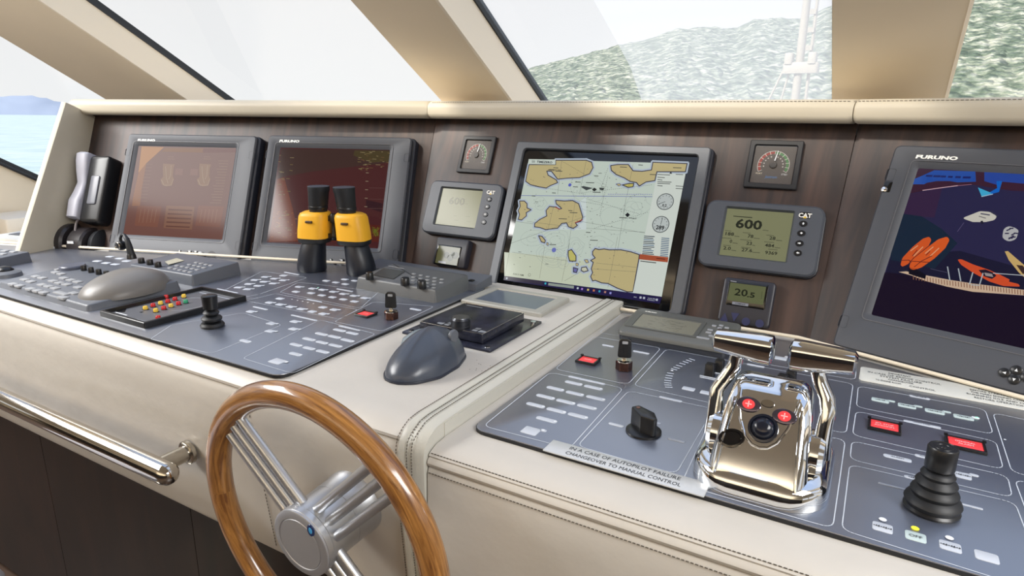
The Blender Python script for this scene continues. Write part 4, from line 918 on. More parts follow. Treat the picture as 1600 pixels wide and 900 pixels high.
def btn_r(TF, t, th):
    for p, dx, dy in [((1569.5, 582.5), -1, 0), ((1588.5, 578.5), 0, 1), ((1584.5, 593.5), 0, -1), ((1604, 590), 1, 0)]:
        q = TF.pt(*p); o = MB().lathe([(.0072, 0), (.0072, .0012), (.0064, .0018)], n=20).obj('button', black_p, t); o.location = (q.x, q.y, th)
        tri = [Vector((dx, dy)) * .0024, Vector((-dx - dy, -dy + dx)) * .002, Vector((-dx + dy, -dy - dx)) * .002]
        MB().prism(ccw([Vector(v) for v in tri]), .0018, .0021).obj('symbol', white_ink, o, smooth=False)
    MB().rb(-.205, -.193, .283, .303, th - .004, th + .0004, .002, .0002).obj('screw_recess', black_g, t)
    MB().lathe([(.0052, 0), (.005, .002), (.003, .003)], (-.2025, .287, th), n=14).obj('screw', chrome, t)
t, G = monitor('marine_monitor', 'rightmost monitor showing a photo of orange kayaks beside a yacht deck', PR, (0.0625, 0.478, -0.006, 0.364), (0.107, 0.432, 0.062, 0.326),
        ('FURUNO', K3(752, 236), K3(1082, 243), 0.0062), btn_r, artfn=art_mr)

# ---- rudder gauges
def gauge(F, rect, name, label, px, brand=False, dim=1.0):
    cx, cy = (rect[0] + rect[1]) / 2, (rect[2] + rect[3]) / 2; h = (rect[1] - rect[0]) / 2
    G = F.sub(cx, cy, 0); t = thing(name, label, 'gauge', G)
    MB().ring((-h, h, -h, h, .003), (-h + .011, h - .011, -h + .011, h - .011, .002), 0.0005, .008, lip=.002, depth=.004, b=.0015).obj('bezel', mat('matt black bezel', (24, 24, 28), .5), t)
    MB().box(-h + .01, h - .01, -h + .01, h - .01, .0005, .0035).obj('dial', mat('dark dial face', (74, 68, 66), .5), t, smooth=False)
    a = Art(G.sub(0, 0, .0037), 0); c = Vector((0, -.001)); R = .0295
    a.circ(c, R, (190, 186, 180), 2, wd=.0009, n=40, a0=-28, a1=208)
    for k in range(12):
        g_ = 88 - (k + .5) * 9.4; a.circ(c, R - .0035, (80, 130, 84), 2, wd=.0045, n=2, a0=g_ - 4.2, a1=g_ + 4.2); g_ = 92 + (k + .5) * 9.4; a.circ(c, R - .0035, (150, 52, 48), 2, wd=.0045, n=2, a0=g_ - 4.2, a1=g_ + 4.2)
    for k in range(13):
        g_ = math.radians(-28 + k * 236 / 12); u_ = Vector((math.cos(g_), math.sin(g_))); a.line([c + u_ * (R - .007), c + u_ * R], .0009, (200, 196, 188), 3)
        if k not in (0, 6, 12): a.circ(c + u_ * (R - .0115), .0014, (186, 182, 176), 3, n=8)
    a.text('PORT', Vector((-.024, -.0205)), .0034, (200, 190, 170), 4, center=True, bold=.02); a.text('STBD', Vector((.023, -.0205)), .0034, (190, 190, 190), 4, center=True, bold=.02)
    if brand: a.text('Jastram', Vector((-.001, -.0275)), .0052, (84, 116, 156), 4, center=True, bold=.02, shear=.2)
    a.obj('dial_print', t).location = (0, 0, .0037)
    MB().lathe([(.007, 0), (.006, .003)], (0, -.001, .0037), n=20).obj('hub', mat('dark hub', (60, 56, 54), .5), t)
    g_ = math.radians(80); u_ = Vector((math.cos(g_), math.sin(g_))); n_ = Vector((-u_.y, u_.x)) * .0009; p0, p1 = c + u_ * .009, c + u_ * .03
    MB().prism([p0 - n_ * 1.4, p1 - n_ * .6, p1 + n_ * .6, p0 + n_ * 1.4], .0052, .0058).obj('needle', white_ink, t, smooth=False)
    MB().box(-h + .011, h - .011, -h + .011, h - .011, .0064, .0067).obj('cover_glass', glass, t, smooth=False)
gauge(PC, (-0.666, -0.570, 0.271, 0.367), 'rudder_gauge', 'square black dial gauge left of the chart monitor', None)
gauge(PC, (0.0295, 0.1285, 0.277, 0.374), 'rudder_gauge', 'square black dial gauge with red and green scale right of the chart monitor', None, True)

# ---- engine displays
def cat_display(rect, scr, label, art, cat_px, keys, f):
    G = PC.sub((rect[0] + rect[1]) / 2, rect[2], 0); hw = (rect[1] - rect[0]) / 2; H = rect[3] - rect[2]
    t = thing('engine_display', label, 'display', G)
    MB().rb(-hw + .003, hw + .002, -.002, H - .002, .0005, .010, .018, .002).obj('back_case', mon_dark, t)
    S = tuple(x - ((rect[0] + rect[1]) / 2 if i < 2 else rect[2]) for i, x in enumerate(scr))
    MB().ring((-hw, hw, 0, H, .018), (S[0], S[1], S[2], S[3], .001), .009, .019, lip=.0035, depth=.006, b=.0035).obj('face_plate', mat('blue grey face', (74, 78, 86), .45), t)
    MB().box(S[0] - .001, S[1] + .001, S[2] - .001, S[3] + .001, .008, .0128).obj('lcd_panel', mat('dark lcd back', (60, 66, 50), .4), t, smooth=False)
    A = art(G.sub(0, 0, .0132), S); A.obj('lcd_image', t).location = (0, 0, .0132)
    TF = G.sub(0, 0, .019)
    a = Art(TF, .0002); p = TF.pt(*cat_px); a.poly([p + Vector(d_) for d_ in ((-.0095, -.0055), (.0095, -.0055), (.0095, .0065), (-.0095, .0065))], (16, 16, 18), 1)
    a.poly([p + Vector((-.0032, -.005)), p + Vector((.0032, -.005)), p + Vector((0, -.001))], (222, 184, 60), 3); a.text('CAT', p + Vector((0, -.0035)), .0085, (226, 224, 218), 2, center=True, bold=.045)
    a.obj('emblem', t).location = (0, 0, .019)
    for i, k_ in enumerate(keys):
        q = TF.pt(*k_); o = MB().lathe([(.0072, 0), (.0072, .001), (.006, .002)], n=20).obj('button', black_p, t); o.location = (q.x, q.y, .019); o.scale = (1, .82, 1)
        sh = [[(-1, 0), (0, 1.2), (1, 0), (.5, 0), (.5, -1), (-.5, -1), (-.5, 0)], [(0, -1), (1, 0), (0, 1), (-1, 0)], [(1.2, 0), (0, 1), (0, .45), (-1.2, .45), (-1.2, -.45), (0, -.45), (0, -1)], [(-1.2, 0), (0, 1), (0, .45), (1.2, .45), (1.2, -.45), (0, -.45), (0, -1)]][i]
        MB().prism([(x * .0024, y * .0026) for x, y in sh], .002, .0023).obj('symbol', white_ink, o, smooth=False)
KC = crop(1060, 290, 5.696); KCL = crop(640, 180, 5)
LC = (158, 160, 122)
def art_catR(F, S):
    a = Art(F, 0, emis=0.5, rough=.2, tag='lcd'); D = (54, 58, 48)
    a.poly([Vector((S[0], S[2])), Vector((S[1], S[2])), Vector((S[1], S[3])), Vector((S[0], S[3]))], LC, 0)
    a.text('600', KC(505, 372), .0185, D, 3, right=KC(738, 395), bold=.03); a.line([KC(492, 272), KC(655, 285)], .0016, D, 2)
    for tx, p, r_, un in [('188', (418, 440), (492, 450), (500, 540)), ('78', (615, 462), (665, 468), (672, 720)), ('28', (808, 480), (862, 487), (870, 920)), ('0', (455, 508), (476, 511), (484, 525)), ('23', (603, 525), (652, 530), (660, 680)), ('484', (768, 543), (850, 552), (858, 905)), ('2.0', (398, 567), (465, 576), (473, 512)), ('27.6', (560, 583), (655, 594), (660, 722)), ('9369', (770, 608), (877, 618), None)]:
        a.text(tx, KC(*p), .0065, D, 3, right=KC(*r_), bold=.02)
        if un: a.line([KC(un[0], r_[1] - 1), KC(un[1], r_[1] + 4)], .0014, (110, 112, 88), 2)
    for p in [((418, 400), (470, 405)), ((575, 418), (640, 424)), ((785, 440), (850, 447)), ((390, 465), (470, 470)), ((550, 480), (650, 488)), ((765, 500), (850, 507)), ((400, 530), (465, 535)), ((560, 548), (640, 555)), ((800, 565), (880, 573)), ((752, 395), (800, 402))]: a.line([KC(*q) for q in p], .0012, (108, 110, 86), 2)
    return a
def art_catL(F, S):
    a = Art(F, 0, emis=0.55, rough=.2, tag='lcd')
    a.poly([Vector((S[0], S[2])), Vector((S[1], S[2])), Vector((S[1], S[3])), Vector((S[0], S[3]))], (168, 166, 126), 0)
    a.text('600', KCL(303, 692), .0185, (132, 130, 98), 3, right=KCL(425, 700), bold=.02)
    for p in [((430, 690), (455, 692)), ((345, 785), (370, 788)), ((440, 790), (470, 793)), ((350, 820), (380, 822)), ((445, 830), (475, 834))]: a.line([KCL(*q) for q in p], .0012, (152, 150, 112), 2)
    return a
qa = PC.pt(*KC(412, 215), .017); qb = PC.pt(*KC(915, 665), .017)
cat_display((-0.0305, 0.187, 0.1075, 0.243), (PC.pt(*KC(400, 400), .015).x, PC.pt(*KC(975, 450), .015).x + .003, PC.pt(*KC(640, 645), .013).y, PC.pt(*KC(700, 240), .013).y + .004), 'engine display right of the chart monitor reading 600 over smaller figures', art_catR, KC(1128, 268), [KC(1112, 340), KC(1095, 425), KC(1078, 515), KC(1063, 601)], 0)
cat_display((-0.7265, -0.512, 0.1065, 0.2435), (PC.pt(*KCL(225, 720), .015).x, PC.pt(*KCL(535, 740), .015).x + .001, PC.pt(*KCL(350, 865), .013).y, PC.pt(*KCL(400, 590), .013).y + .003), 'engine display left of the chart monitor with faint 600 on pale screen', art_catL, KCL(634, 604), [KCL(623, 658), KCL(607, 716), KCL(593, 776), KCL(580, 836)], 0)

# ---- small depth displays under them
def small_display(rect, label, full, name='depth_display'):
    G = PC.sub((rect[0] + rect[1]) / 2, rect[2], 0); hw = (rect[1] - rect[0]) / 2; H = rect[3] - rect[2]
    t = thing(name, label, 'display', G)
    MB().rb(-hw, hw, 0, H, .0005, .018, .006, .003).obj('case', mat('blue black case', (40, 41, 50), .4), t)
    TF = G.sub(0, 0, .018)
    if full:
        Kx = crop(1060, 420, 5.696); a = Art(TF.sub(0, 0, .0006), 0, emis=.4, rough=.1, tag='lc2')
        P_ = [TF.pt(*Kx(*p)) for p in ((462, 100), (805, 150), (765, 370), (415, 312))]; x0 = (P_[0].x + P_[3].x) / 2; x1 = (P_[1].x + P_[2].x) / 2; y0 = (P_[2].y + P_[3].y) / 2; y1 = (P_[0].y + P_[1].y) / 2
        MB().rb(x0, x1, y0, y1, .018, .0186, .002, .0002).obj('window_pane', black_g, t)
        a.poly([Vector((x0 + .002, y0 + .009)), Vector((x1 - .004, y0 + .009)), Vector((x1 - .004, y1 - .004)), Vector((x0 + .002, y1 - .004))], (134, 140, 100), 2)
        a.text('20', Kx(495, 232), .0135, (52, 58, 44), 4, right=Kx(612, 248), bold=.02); a.text('.5', Kx(610, 250), .0098, (52, 58, 44), 4, right=Kx(677, 258), bold=.03); a.line([Kx(745, 205), Kx(738, 270)], .0012, (90, 96, 70), 4, dash=.0015)
        a.poly([Vector((x0 + .012, y0 + .002)), Vector((x0 + .042, y0 + .002)), Vector((x0 + .042, y0 + .0075)), Vector((x0 + .012, y0 + .0075))], (190, 190, 200), 4); a.text('COMPASS', Vector((x0 + .027, y0 + .0032)), .003, (60, 60, 70), 5, center=True); a.line([Kx(466, 108), Kx(515, 116)], .0018, (200, 200, 205), 5)
        a.obj('lcd_image', t).location = (0, 0, .0187)
        for sh, p in (('u', (410, 430)), ('d', (500, 430)), ('c', (600, 470)), ('c', (722, 488))):
            q = TF.pt(*Kx(*p)); m_ = mat('navy rubber key', (38, 42, 78), .45)
            if sh == 'c': o = MB().lathe([(.0078, 0), (.0075, .0012)], n=20).obj('button', m_, t)
            else:
                k_ = 1 if sh == 'u' else -1; o = MB().prism(rpoly([(-.008, -.008 * k_), (.008, -.008 * k_), (0, .009 * k_)], .001), 0, .0012).obj('button', m_, t)
            o.location = (q.x, q.y, .018)
    else:
        Kx = crop(360, 360, 4); P_ = [TF.pt(*Kx(*p)) for p in ((1300, 90), (1450, 100), (1420, 225), (1270, 212))]
        x0 = (P_[0].x + P_[3].x) / 2; x1 = (P_[1].x + P_[2].x) / 2; y0 = (P_[2].y + P_[3].y) / 2; y1 = (P_[0].y + P_[1].y) / 2
        MB().rb(x0, x1, y0, y1, .018, .0186, .002, .0002).obj('window_pane', black_g, t)
        a = Art(TF.sub(0, 0, .0006), 0, emis=.4, rough=.1, tag='lc3'); a.poly([Vector((x0 + .003, y0 + .003)), Vector((x1 - .003, y0 + .003)), Vector((x1 - .003, y1 - .003)), Vector((x0 + .003, y1 - .003))], (120, 122, 84), 2)
        for cx, cy, r_ in ((.45, .5, .008), (.62, .4, .009), (.8, .55, .009), (.7, .6, .006)): a.circ(Vector((x0 + (x1 - x0) * cx, y0 + (y1 - y0) * cy)), r_, (62, 74, 48), 3, n=14)
        a.poly([Vector((x0 + .012, y0 + .004)), Vector((x0 + .035, y0 + .004)), Vector((x0 + .035, y0 + .009)), Vector((x0 + .012, y0 + .009))], (190, 190, 196), 4); a.obj('lcd_image', t).location = (0, 0, .0187)
small_display((0.0285, 0.123, 0.002, 0.089), 'small black display reading 20.5 under the right engine display', True)
small_display((-0.6705, -0.574, 0.030, 0.1), 'small black display with mottled green screen under the left engine display', False)
# grey tray edge behind the remote unit
t = thing('mounting_tray', 'grey sloping metal tray along the wall behind the trackball remote unit', 'tray', DL.sub(-0.90, 1.165, 0))
b = MB(); b.loft([[Vector(p) for p in ((-0.172, -0.03, .0005), (-0.172, 0.03, .0005), (-0.172, .03, .022), (-0.172, -.025, .014))], [Vector(p) for p in ((0.16, -0.04, .0005), (0.16, 0.03, .0005), (0.16, .03, .022), (0.16, -.035, .014))]]); b.obj('tray', grey_kb, t, smooth=False)
MB().rb(-.08, .08, -.004, .006, .0185, .0205, .003, .0005).obj('rib', grey_kb, t); MB().rb(.13, .142, -.022, -.012, .0155, .0185, .002, .0005).obj('clip', black_p, t)

# ---- phone on the left cheek
G = PL.sub(-0.96, 0.09, 0); t = thing('telephone', 'black wall telephone with pale grey handset beside the leftmost monitor', 'telephone', G)
MB().rb(-.030, .036, -.010, .186, .001, .045, .012, .008).obj('cradle', black_p, t)
MB().rb(-.010, .018, .042, .125, .045, .049, .005, .002).obj('keypad', mat('grey keypad', (104, 106, 114), .3), t)
b = MB(); L = []
for v, u0, u1, w0, w1 in ((.0, -0.065, -.036, .012, .046), (.004, -0.068, -.033, .006, .054), (.05, -0.069, -.031, .004, .056), (.075, -0.067, -.032, .006, .048), (.105, -0.065, -.033, .008, .042), (.135, -0.067, -.031, .006, .050), (.165, -0.069, -.030, .004, .056), (.186, -0.069, -.030, .004, .058), (.192, -0.065, -.033, .010, .052)):
    L.append([Vector((p.x, v, p.y)) for p in rrect(u0, u1, w0, w1, .009, 3)])
b.loft(L); b.obj('handset', mat('pale grey handset', (182, 182, 192), .4), t)
b = MB(); pth = [(-.046, 0, .03), (-.046, -.012, .034), (-.043, -.03, .036), (-.035, -.055, .036), (-.026, -.072, .036)]
b.tube(pth, .0032, 8); b.obj('cord', mat('grey cord', (120, 112, 112), .5), t)
b = MB(); pth = [(-.033 + k * .0012, -.074 - k * .00028 + .007 * math.cos(k * .9), .036 + .007 * math.sin(k * .9)) for k in range(36)]; b.tube(pth, .0024, 6); b.obj('coiled_cord', mat('black cord', (44, 42, 46), .4), t)
# ---- headset cups
G = DL.sub(-1.985, 0.945, -0.055, 18); t = thing('headset', 'pair of black round ear cups lying below the telephone', 'headset', G)
bm_ = mat('brown black shell', (46, 42, 44), .35)
MB().lathe([(.05, 0), (.056, .006), (.056, .05), (.05, .056)], (-.055, 0.0, .06), 28, 'x').obj('ear_cup', bm_, t)
MB().lathe([(.045, 0), (.052, .006), (.052, .045), (.046, .05)], (.010, 0.0, .055), 28, 'x').obj('ear_cup', bm_, t)
MB().lathe([(.038, 0), (.044, .006), (.046, .02), (.03, .03)], (.062, 0.01, .055), 24, 'x').obj('ear_pad', black_r, t)
MB().box(-.04, -.018, -.0585, -.056, .055, .060).obj('logo_mark', white_ink, t, smooth=False); MB().box(.022, .042, -.052, -.0495, .070, .077).obj('logo_mark', white_ink, t, smooth=False)
MB().cyl((0, 0, -.02), .03, .03).obj('base', black_r, t)
# ================================================================== DESK THINGS (left)
def knob(parent, x, y, z, r, h, m=black_p, name='knob', n=20, ribs=True, taper=.9):
    b = MB(); k_ = 24 if ribs else n; L = []
    for rr, zz in ((r, 0), (r, h * .15), (r * taper, h - .001), (r * taper * .9, h)):
        L.append([Vector(((rr * (1 - (.05 if ribs and i % 2 else 0))) * math.cos(2 * PI * i / k_), (rr * (1 - (.05 if ribs and i % 2 else 0))) * math.sin(2 * PI * i / k_), zz)) for i in range(k_)])
    b.loft(L); o = b.obj(name, m, parent); o.location = (x, y, z); return o
def sloped(parent, name, x0, x1, y0, y1, hf, hb, m, r=.006, bev=.003, inset=.0):
    """case with plan rounded rectangle, height hf at the front and hb at the back"""
    P = rrect(x0, x1, y0, y1, r, 4); f_ = lambda y: hf + (hb - hf) * (y - y0) / (y1 - y0)
    Q = offs(P, inset)
    b = MB(); L = [z3(P, 0), [Vector((p.x, p.y, f_(p.y) - bev)) for p in Q], [Vector((p.x, p.y, f_(p.y) - bev * .3)) for p in offs(Q, bev * .35)], [Vector((p.x, p.y, f_(p.y))) for p in offs(Q, bev)]]
    b.loft(L); return b.obj(name, m, parent)
# radar keyboard
G = DL.sub(-1.46, 0.705); t = thing('radar_keyboard', 'grey radar keyboard with domed palm rest at the front of the left desk', 'keyboard', G)
hx, hy = .180, .098
sloped(t, 'case', -hx, hx, -hy, hy, .012, .022, grey_kb, .012, .004, .004)
zf = lambda y: .012 + .010 * (y + hy) / (2 * hy)
TF = G.sub(0, 0, .017); C4 = crop(0, 380, 10)
kb_cache = {}
for (x, y, ww) in [(200, 610, .022), (300, 635, .022), (385, 552, .022), (480, 582, .022), (560, 512, .022), (660, 535, .022), (475, 685, .022), (580, 712, .022), (680, 740, .022), (655, 632, .022), (755, 657, .022), (860, 685, .022), (830, 582, .022), (925, 612, .022), (1040, 636, .022), (1000, 545, .022), (1110, 575, .022), (1215, 602, .022), (1225, 682, .022), (870, 460, .02), (960, 485, .02), (910, 420, .012), (1150, 762, .022), (980, 818, .026), (960, 760, .045), (-20, 560, .022), (80, 585, .022), (-60, 600, .022)]:
    q = TF.pt(*C4(x, y))
    if abs(q.x) > hx - .012 or abs(q.y) > hy - .006: continue
    if ww not in kb_cache: o = MB().rb(-ww / 2, ww / 2, -.0065, .0065, -.0018, .0022, .002, .0006).obj('key', grey_light, t); kb_cache[ww] = o
    else: o = kb_cache[ww].copy(); COL.objects.link(o)
    o.location = (q.x, q.y, zf(q.y))
q = TF.pt(114, 420); MB().lathe([(.027, 0), (.027, .006), (.025, .0085), (.012, .0088)], (q.x, q.y, zf(q.y) - .001), 32).obj('dial', mat('slate dial', (86, 90, 104), .3), t)
for p in ((131.5, 424), (143, 427), (155, 430), (167, 433)):
    q = TF.pt(*p); knob(t, q.x, q.y, zf(q.y), .0062, .012)
# palm rest: a smooth dome
b = MB(); L = []; nr = 16
cen = G.pt(196, 452, .014)
for j in range(nr + 1):
    s = j / nr; ring_ = []
    for i in range(32):
        a_ = 2 * PI * i / 32; rx = .066 * (1 - s * s) ** .5; ry = .088 * (1 - s * s) ** .62
        x_, y_ = rx * math.cos(a_), ry * math.sin(a_)
        ring_.append(Vector((cen.x + x_, cen.y + y_ + .012 * s, .010 + .046 * s ** .9)))
    L.append(ring_)
b.loft(L); b.obj('palm_rest', mat('warm grey palm rest', (118, 115, 112), .38), t)
# unit at the far left
qa, qb = DL.pt(0, 419), DL.pt(52, 408.5); ang_ = math.degrees(math.atan2(qb.y - qa.y, qb.x - qa.x)) - 90
G = DL.sub(qb.x, qb.y, 0, ang_); t = thing('control_unit', 'grey low keypad unit cut by the left edge of the photograph', 'keypad', G)
sloped(t, 'case', -.24, 0, -.18, 0, .020, .026, grey_kb, .006, .003, .003)
for k in range(10):
    o = MB().rb(-.009, .009, -.006, .006, 0, .003, .002, .0006).obj('key', grey_light, t); o.location = (-.035 - (k % 2) * .03, -.02 - (k // 2) * .026, .0248 - (k // 2) * .0009)
G = DL.sub(*DL.pt(8, 431), 0); t = thing('trackball', 'small dark trackball unit under the keypad at the left photo edge', 'trackball', G)
MB().lathe([(.034, 0), (.032, .008), (.022, .013)], (0, 0, 0), 24).obj('ring', grey_kb, t); MB().lathe([(.02, .006), (.019, .014), (.013, .020), (.006, .0225)], (0, 0, 0), 20).obj('ball', black_p, t)
# annunciator panel with coloured caps
G = DL.sub(-1.165, 0.713); t = thing('alarm_panel', 'black framed panel of small red, amber and green lamps', 'indicator panel', G)
hx, hy = .071, .106
MB().ring((-hx, hx, -hy, hy, .002), (-hx + .007, hx - .007, -hy + .007, hy - .007, .001), .0003, .011, lip=.001, depth=.006, b=.001).obj('frame', black_p, t)
MB().box(-hx + .006, hx - .006, -hy + .006, hy - .006, .0003, .0045).obj('face', mat('grey lamp face', (96, 98, 104), .35), t, smooth=False)
CL = crop(0, 340, 4); TF = G.sub(0, 0, .0045); a = Art(TF, .0002)
a.circ(Vector((0.0, .015)), .045, print_line, 2, wd=.001, n=30, a0=-60, a1=140); a.line([Vector((-.055, -.085)), Vector((-.02, -.085))], .003, white_ink, 2); a.line([Vector((-.05, .085)), Vector((.05, .085))], .002, print_line, 2)
a.poly([CL(735, 575), CL(790, 570), CL(780, 592), CL(722, 590)], (16, 16, 20), 3); a.line([Vector((.02, -.09)), Vector((.05, -.09))], .0025, print_line, 2); a.poly([Vector((-.02, -.062)), Vector((-.012, -.062)), Vector((-.016, -.054))], (20, 20, 22), 3)
a.obj('printing', t).location = (0, 0, .0045)
for x, y, m_ in [(910, 575, yel_led), (958, 558, red_led), (1005, 544, yel_led), (1040, 505, red_led), (1150, 500, yel_led), (1050, 532, red_led), (1095, 518, red_led), (975, 590, yel_led), (1025, 575, red_led), (1070, 560, yel_led), (1117, 546, red_led), (1162, 535, grn_led), (990, 636, red_led)]:
    q = TF.pt(*CL(x, y)); o = MB().lathe([(.0042, 0), (.0042, .0055), (.0034, .0065)], n=12).obj('lamp_cap', m_, t, label=('red lamp cap' if m_ is red_led else 'amber lamp cap' if m_ is yel_led else 'green lamp cap')); o.location = (q.x, q.y, .005)
    MB().lathe([(.0058, 0), (.0055, .001)], n=12).obj('lamp_collar', black_p, o).location = (0, 0, -.0004)
# radio unit
G = DL.sub(-1.405, 0.893, 0, 3); t = thing('radio_unit', 'grey communication keypad with gooseneck microphone and knobs', 'radio unit', G)
hx, hy = .112, .066
sloped(t, 'case', -hx, hx, -hy, hy, .024, .030, grey_kb, .006, .003, .003)
TF = G.sub(0, 0, .028); zf = lambda y: .024 + .006 * (y + hy) / (2 * hy); R1 = crop(240, 350, 10)
b_cache = None
for (x, y) in [(670, 605), (745, 620), (820, 635), (895, 648), (560, 632), (640, 645), (715, 660), (785, 678), (450, 655), (530, 670), (605, 688), (680, 703), (365, 643), (340, 685), (410, 703), (490, 718), (570, 735), (255, 672)]:
    q = TF.pt(*R1(x, y)); 
    if abs(q.x) > hx - .006 or abs(q.y) > hy - .004: continue
    if b_cache is None: o = MB().rb(-.0055, .0055, -.0038, .0038, -.001, .002, .0015, .0005).obj('key', grey_light, t); b_cache = o
    else: o = b_cache.copy(); COL.objects.link(o)
    o.location = (q.x, q.y, zf(q.y))
q = TF.pt(276, 410); a = Art(TF, 0); a.poly([R1(175, 590), R1(360, 535), R1(480, 575), R1(230, 640)], (186, 184, 164), 2); a.obj('label_strip', t).location = (0, 0, .0285)
for p in ((221, 409), (234.5, 411.5), (247, 415)):
    q = TF.pt(*p); knob(t, q.x, q.y, zf(q.y), .0075, .012)
q = TF.pt(206, 404); b = MB(); base = Vector((q.x, q.y, .028)); b.lathe([(.011, 0), (.010, .008), (.008, .012)], tuple(base), 16)
b.obj('microphone_base', black_p, t)
gp = [(0, 0, .01), (-.004, 0, .03), (-.010, .001, .046), (-.020, .002, .056), (-.030, .002, .055), (-.035, .001, .046), (-.034, 0, .037)]
b = MB(); b.tube([base + Vector(p) for p in gp], [.0085, .0075, .006, .0035, .0032, .0035, .004], 10); b.obj('gooseneck', black_r, t)
b = MB(); b.lathe([(.006, -.008), (.011, -.005), (.012, 0), (.011, .006), (.006, .009)], tuple(base + Vector((-.028, -.004, .030))), 16, 'y'); b.obj('microphone', black_p, t)
b = MB(); b.tube([base + Vector((-.028, -.013, .030)) + Vector((.0085 * math.cos(k * PI / 8), 0, .0085 * math.sin(k * PI / 8))) for k in range(16)], .0016, 6, closed=True); b.obj('microphone_ring', steel, t)
# jog lever
p = DL.pt(318, 514); G = DL.sub(p.x, p.y + .018); t = thing('jog_lever', 'black ribbed jog lever with rubber bellows on the left plate', 'lever', G)
MB().lathe([(.023, 0), (.024, .004), (.021, .008), (.012, .010), (.0195, .013), (.0205, .017), (.018, .020), (.010, .022), (.015, .025), (.016, .028), (.013, .031), (.007, .033), (.007, .036)], n=28).obj('bellows', black_r, t)
knob(t, 0, 0, .036, .0145, .026, black_p, 'grip', taper=1.08)
t.scale = (0.86, 0.86, 0.93)
# binoculars
p1, p2 = DL.pt(490, 428), DL.pt(568, 431); ang = 16
mid = (p1 + p2) / 2; G = DL.sub(mid.x - .026, mid.y + .020, 0, ang); t = thing('binoculars', 'yellow and black binoculars standing upright on the left plate', 'binoculars', G)
def ell(cx, cy, rx, ry, z, n=24, pw=2.0):
    return [Vector((cx + rx * math.copysign(abs(math.cos(2 * PI * i / n)) ** (2 / pw), math.cos(2 * PI * i / n)), cy + ry * math.copysign(abs(math.sin(2 * PI * i / n)) ** (2 / pw), math.sin(2 * PI * i / n)), z)) for i in range(n)]
for s in (-1, 1):
    b = MB(); b.loft([ell(s * .066, 0, .0335, .0335, 0), ell(s * .066, 0, .035, .035, .004), ell(s * .0655, 0, .0345, .0345, .02), ell(s * .063, 0, .033, .033, .035), ell(s * .056, 0, .0285, .0285, .072), ell(s * .055, 0, .0275, .0275, .074)]); b.obj('objective_barrel', mat('navy black rubber', (24, 28, 38), .38), t)
    b = MB(); b.loft([ell(s * .052, 0, .036, .031, .072, pw=3.2), ell(s * .052, 0, .0372, .032, .076, pw=3.2), ell(s * .052, 0, .0372, .032, .083, pw=3.2)]); b.obj('body_ring', black_r, t)
    b = MB(); b.loft([ell(s * .052, 0, .0378, .0325, .083, pw=3.2), ell(s * .051, 0, .0375, .032, .10, pw=3.2), ell(s * .047, 0, .036, .031, .135, pw=3.2), ell(s * .046, 0, .034, .029, .142, pw=3.0), ell(s * .044, 0, .028, .024, .146, pw=2.6)]); b.obj('body_armour', yellow_m, t)
    b = MB(); b.loft([ell(s * .038, -.001, .020, .020, .140), ell(s * .037, -.001, .0215, .0215, .160), ell(s * .0365, -.001, .0225, .0225, .162), ell(s * .034, -.001, .0242, .0242, .192), ell(s * .033, -.001, .0252, .0252, .195), ell(s * .033, -.001, .0252, .0252, .205), ell(s * .033, -.001, .021, .021, .205), ell(s * .033, -.001, .017, .017, .186)]); b.obj('eyecup', black_r, t)
    b = MB(); b.loft([ell(s * .0375, -.001, .0222, .0222, .1515), ell(s * .0372, -.001, .0226, .0226, .1525), ell(s * .0368, -.001, .0226, .0226, .1585), ell(s * .0366, -.001, .0222, .0222, .1595)]); b.obj('diopter_ring', black_p, t)
    MB().loft([ell(s * .033, -.001, .0248, .0248, .2045), ell(s * .033, -.001, .0256, .0256, .2052), ell(s * .033, -.001, .0248, .0248, .206)]).obj('eyecup_rim', mat('worn rim', (70, 74, 84), .35), t)
    MB().rb(-.009, .009, -.003, .003, 0, .003, .002, .0006).xf(Matrix.Translation((s * .046, -.0315, .124)) @ Matrix.Rotation(math.radians(80), 4, 'X')).obj('badge', mat('dark brown badge', (70, 48, 20), .4), t)
MB().lathe([(.006, .078), (.0085, .082), (.0085, .092), (.006, .096), (.005, .118), (.0085, .122), (.0085, .138), (.006, .142)], n=16).obj('hinge', black_p, t)
MB().rb(-.02, .02, -.004, .004, .080, .094, .003, .001).obj('hinge_bar', black_p, t); MB().rb(-.018, .018, -.004, .004, .124, .137, .003, .001).obj('hinge_bar', black_p, t)
# remote unit with three knobs
G = DL.sub(-0.868, 1.072); t = thing('trackball_remote', 'grey sloping remote keypad with three black knobs right of the binoculars', 'keypad', G)
hx, hy = .1105, .064
sloped(t, 'case', -hx, hx, -hy, hy, .026, .034, mat('dark grey case', (88, 90, 92), .42), .006, .004, .005)
TF = G.sub(0, 0, .031); zf = lambda y: .026 + .008 * (y + hy) / (2 * hy)
a = Art(TF, 0); a.poly([C6(580, 160), C6(680, 110), C6(870, 140), C6(765, 195)], (70, 72, 70), 2); a.line([C6(725, 98), C6(860, 122)], .003, (170, 170, 170), 2); a.obj('printing', t).matrix_local = Matrix.Translation((0, 0, .0312)) @ Matrix.Rotation(math.atan(.008 / .128), 4, 'X')
bc = None
for j in range(4):
    for i in range(5):
        q = TF.pt(*C6(950 + i * 62 - j * 4, 160 + i * 12 + j * 24)); q = Vector((q.x, q.y))
        if abs(q.x) > hx - .012 or abs(q.y) > hy - .008: continue
        if bc is None: o = MB().rb(-.0042, .0042, -.0032, .0032, -.001, .0018, .0012, .0004).obj('key', mat('pale grey key', (142, 144, 146), .4), t); bc = o
        else: o = bc.copy(); COL.objects.link(o)
        o.location = (q.x, q.y, zf(q.y))
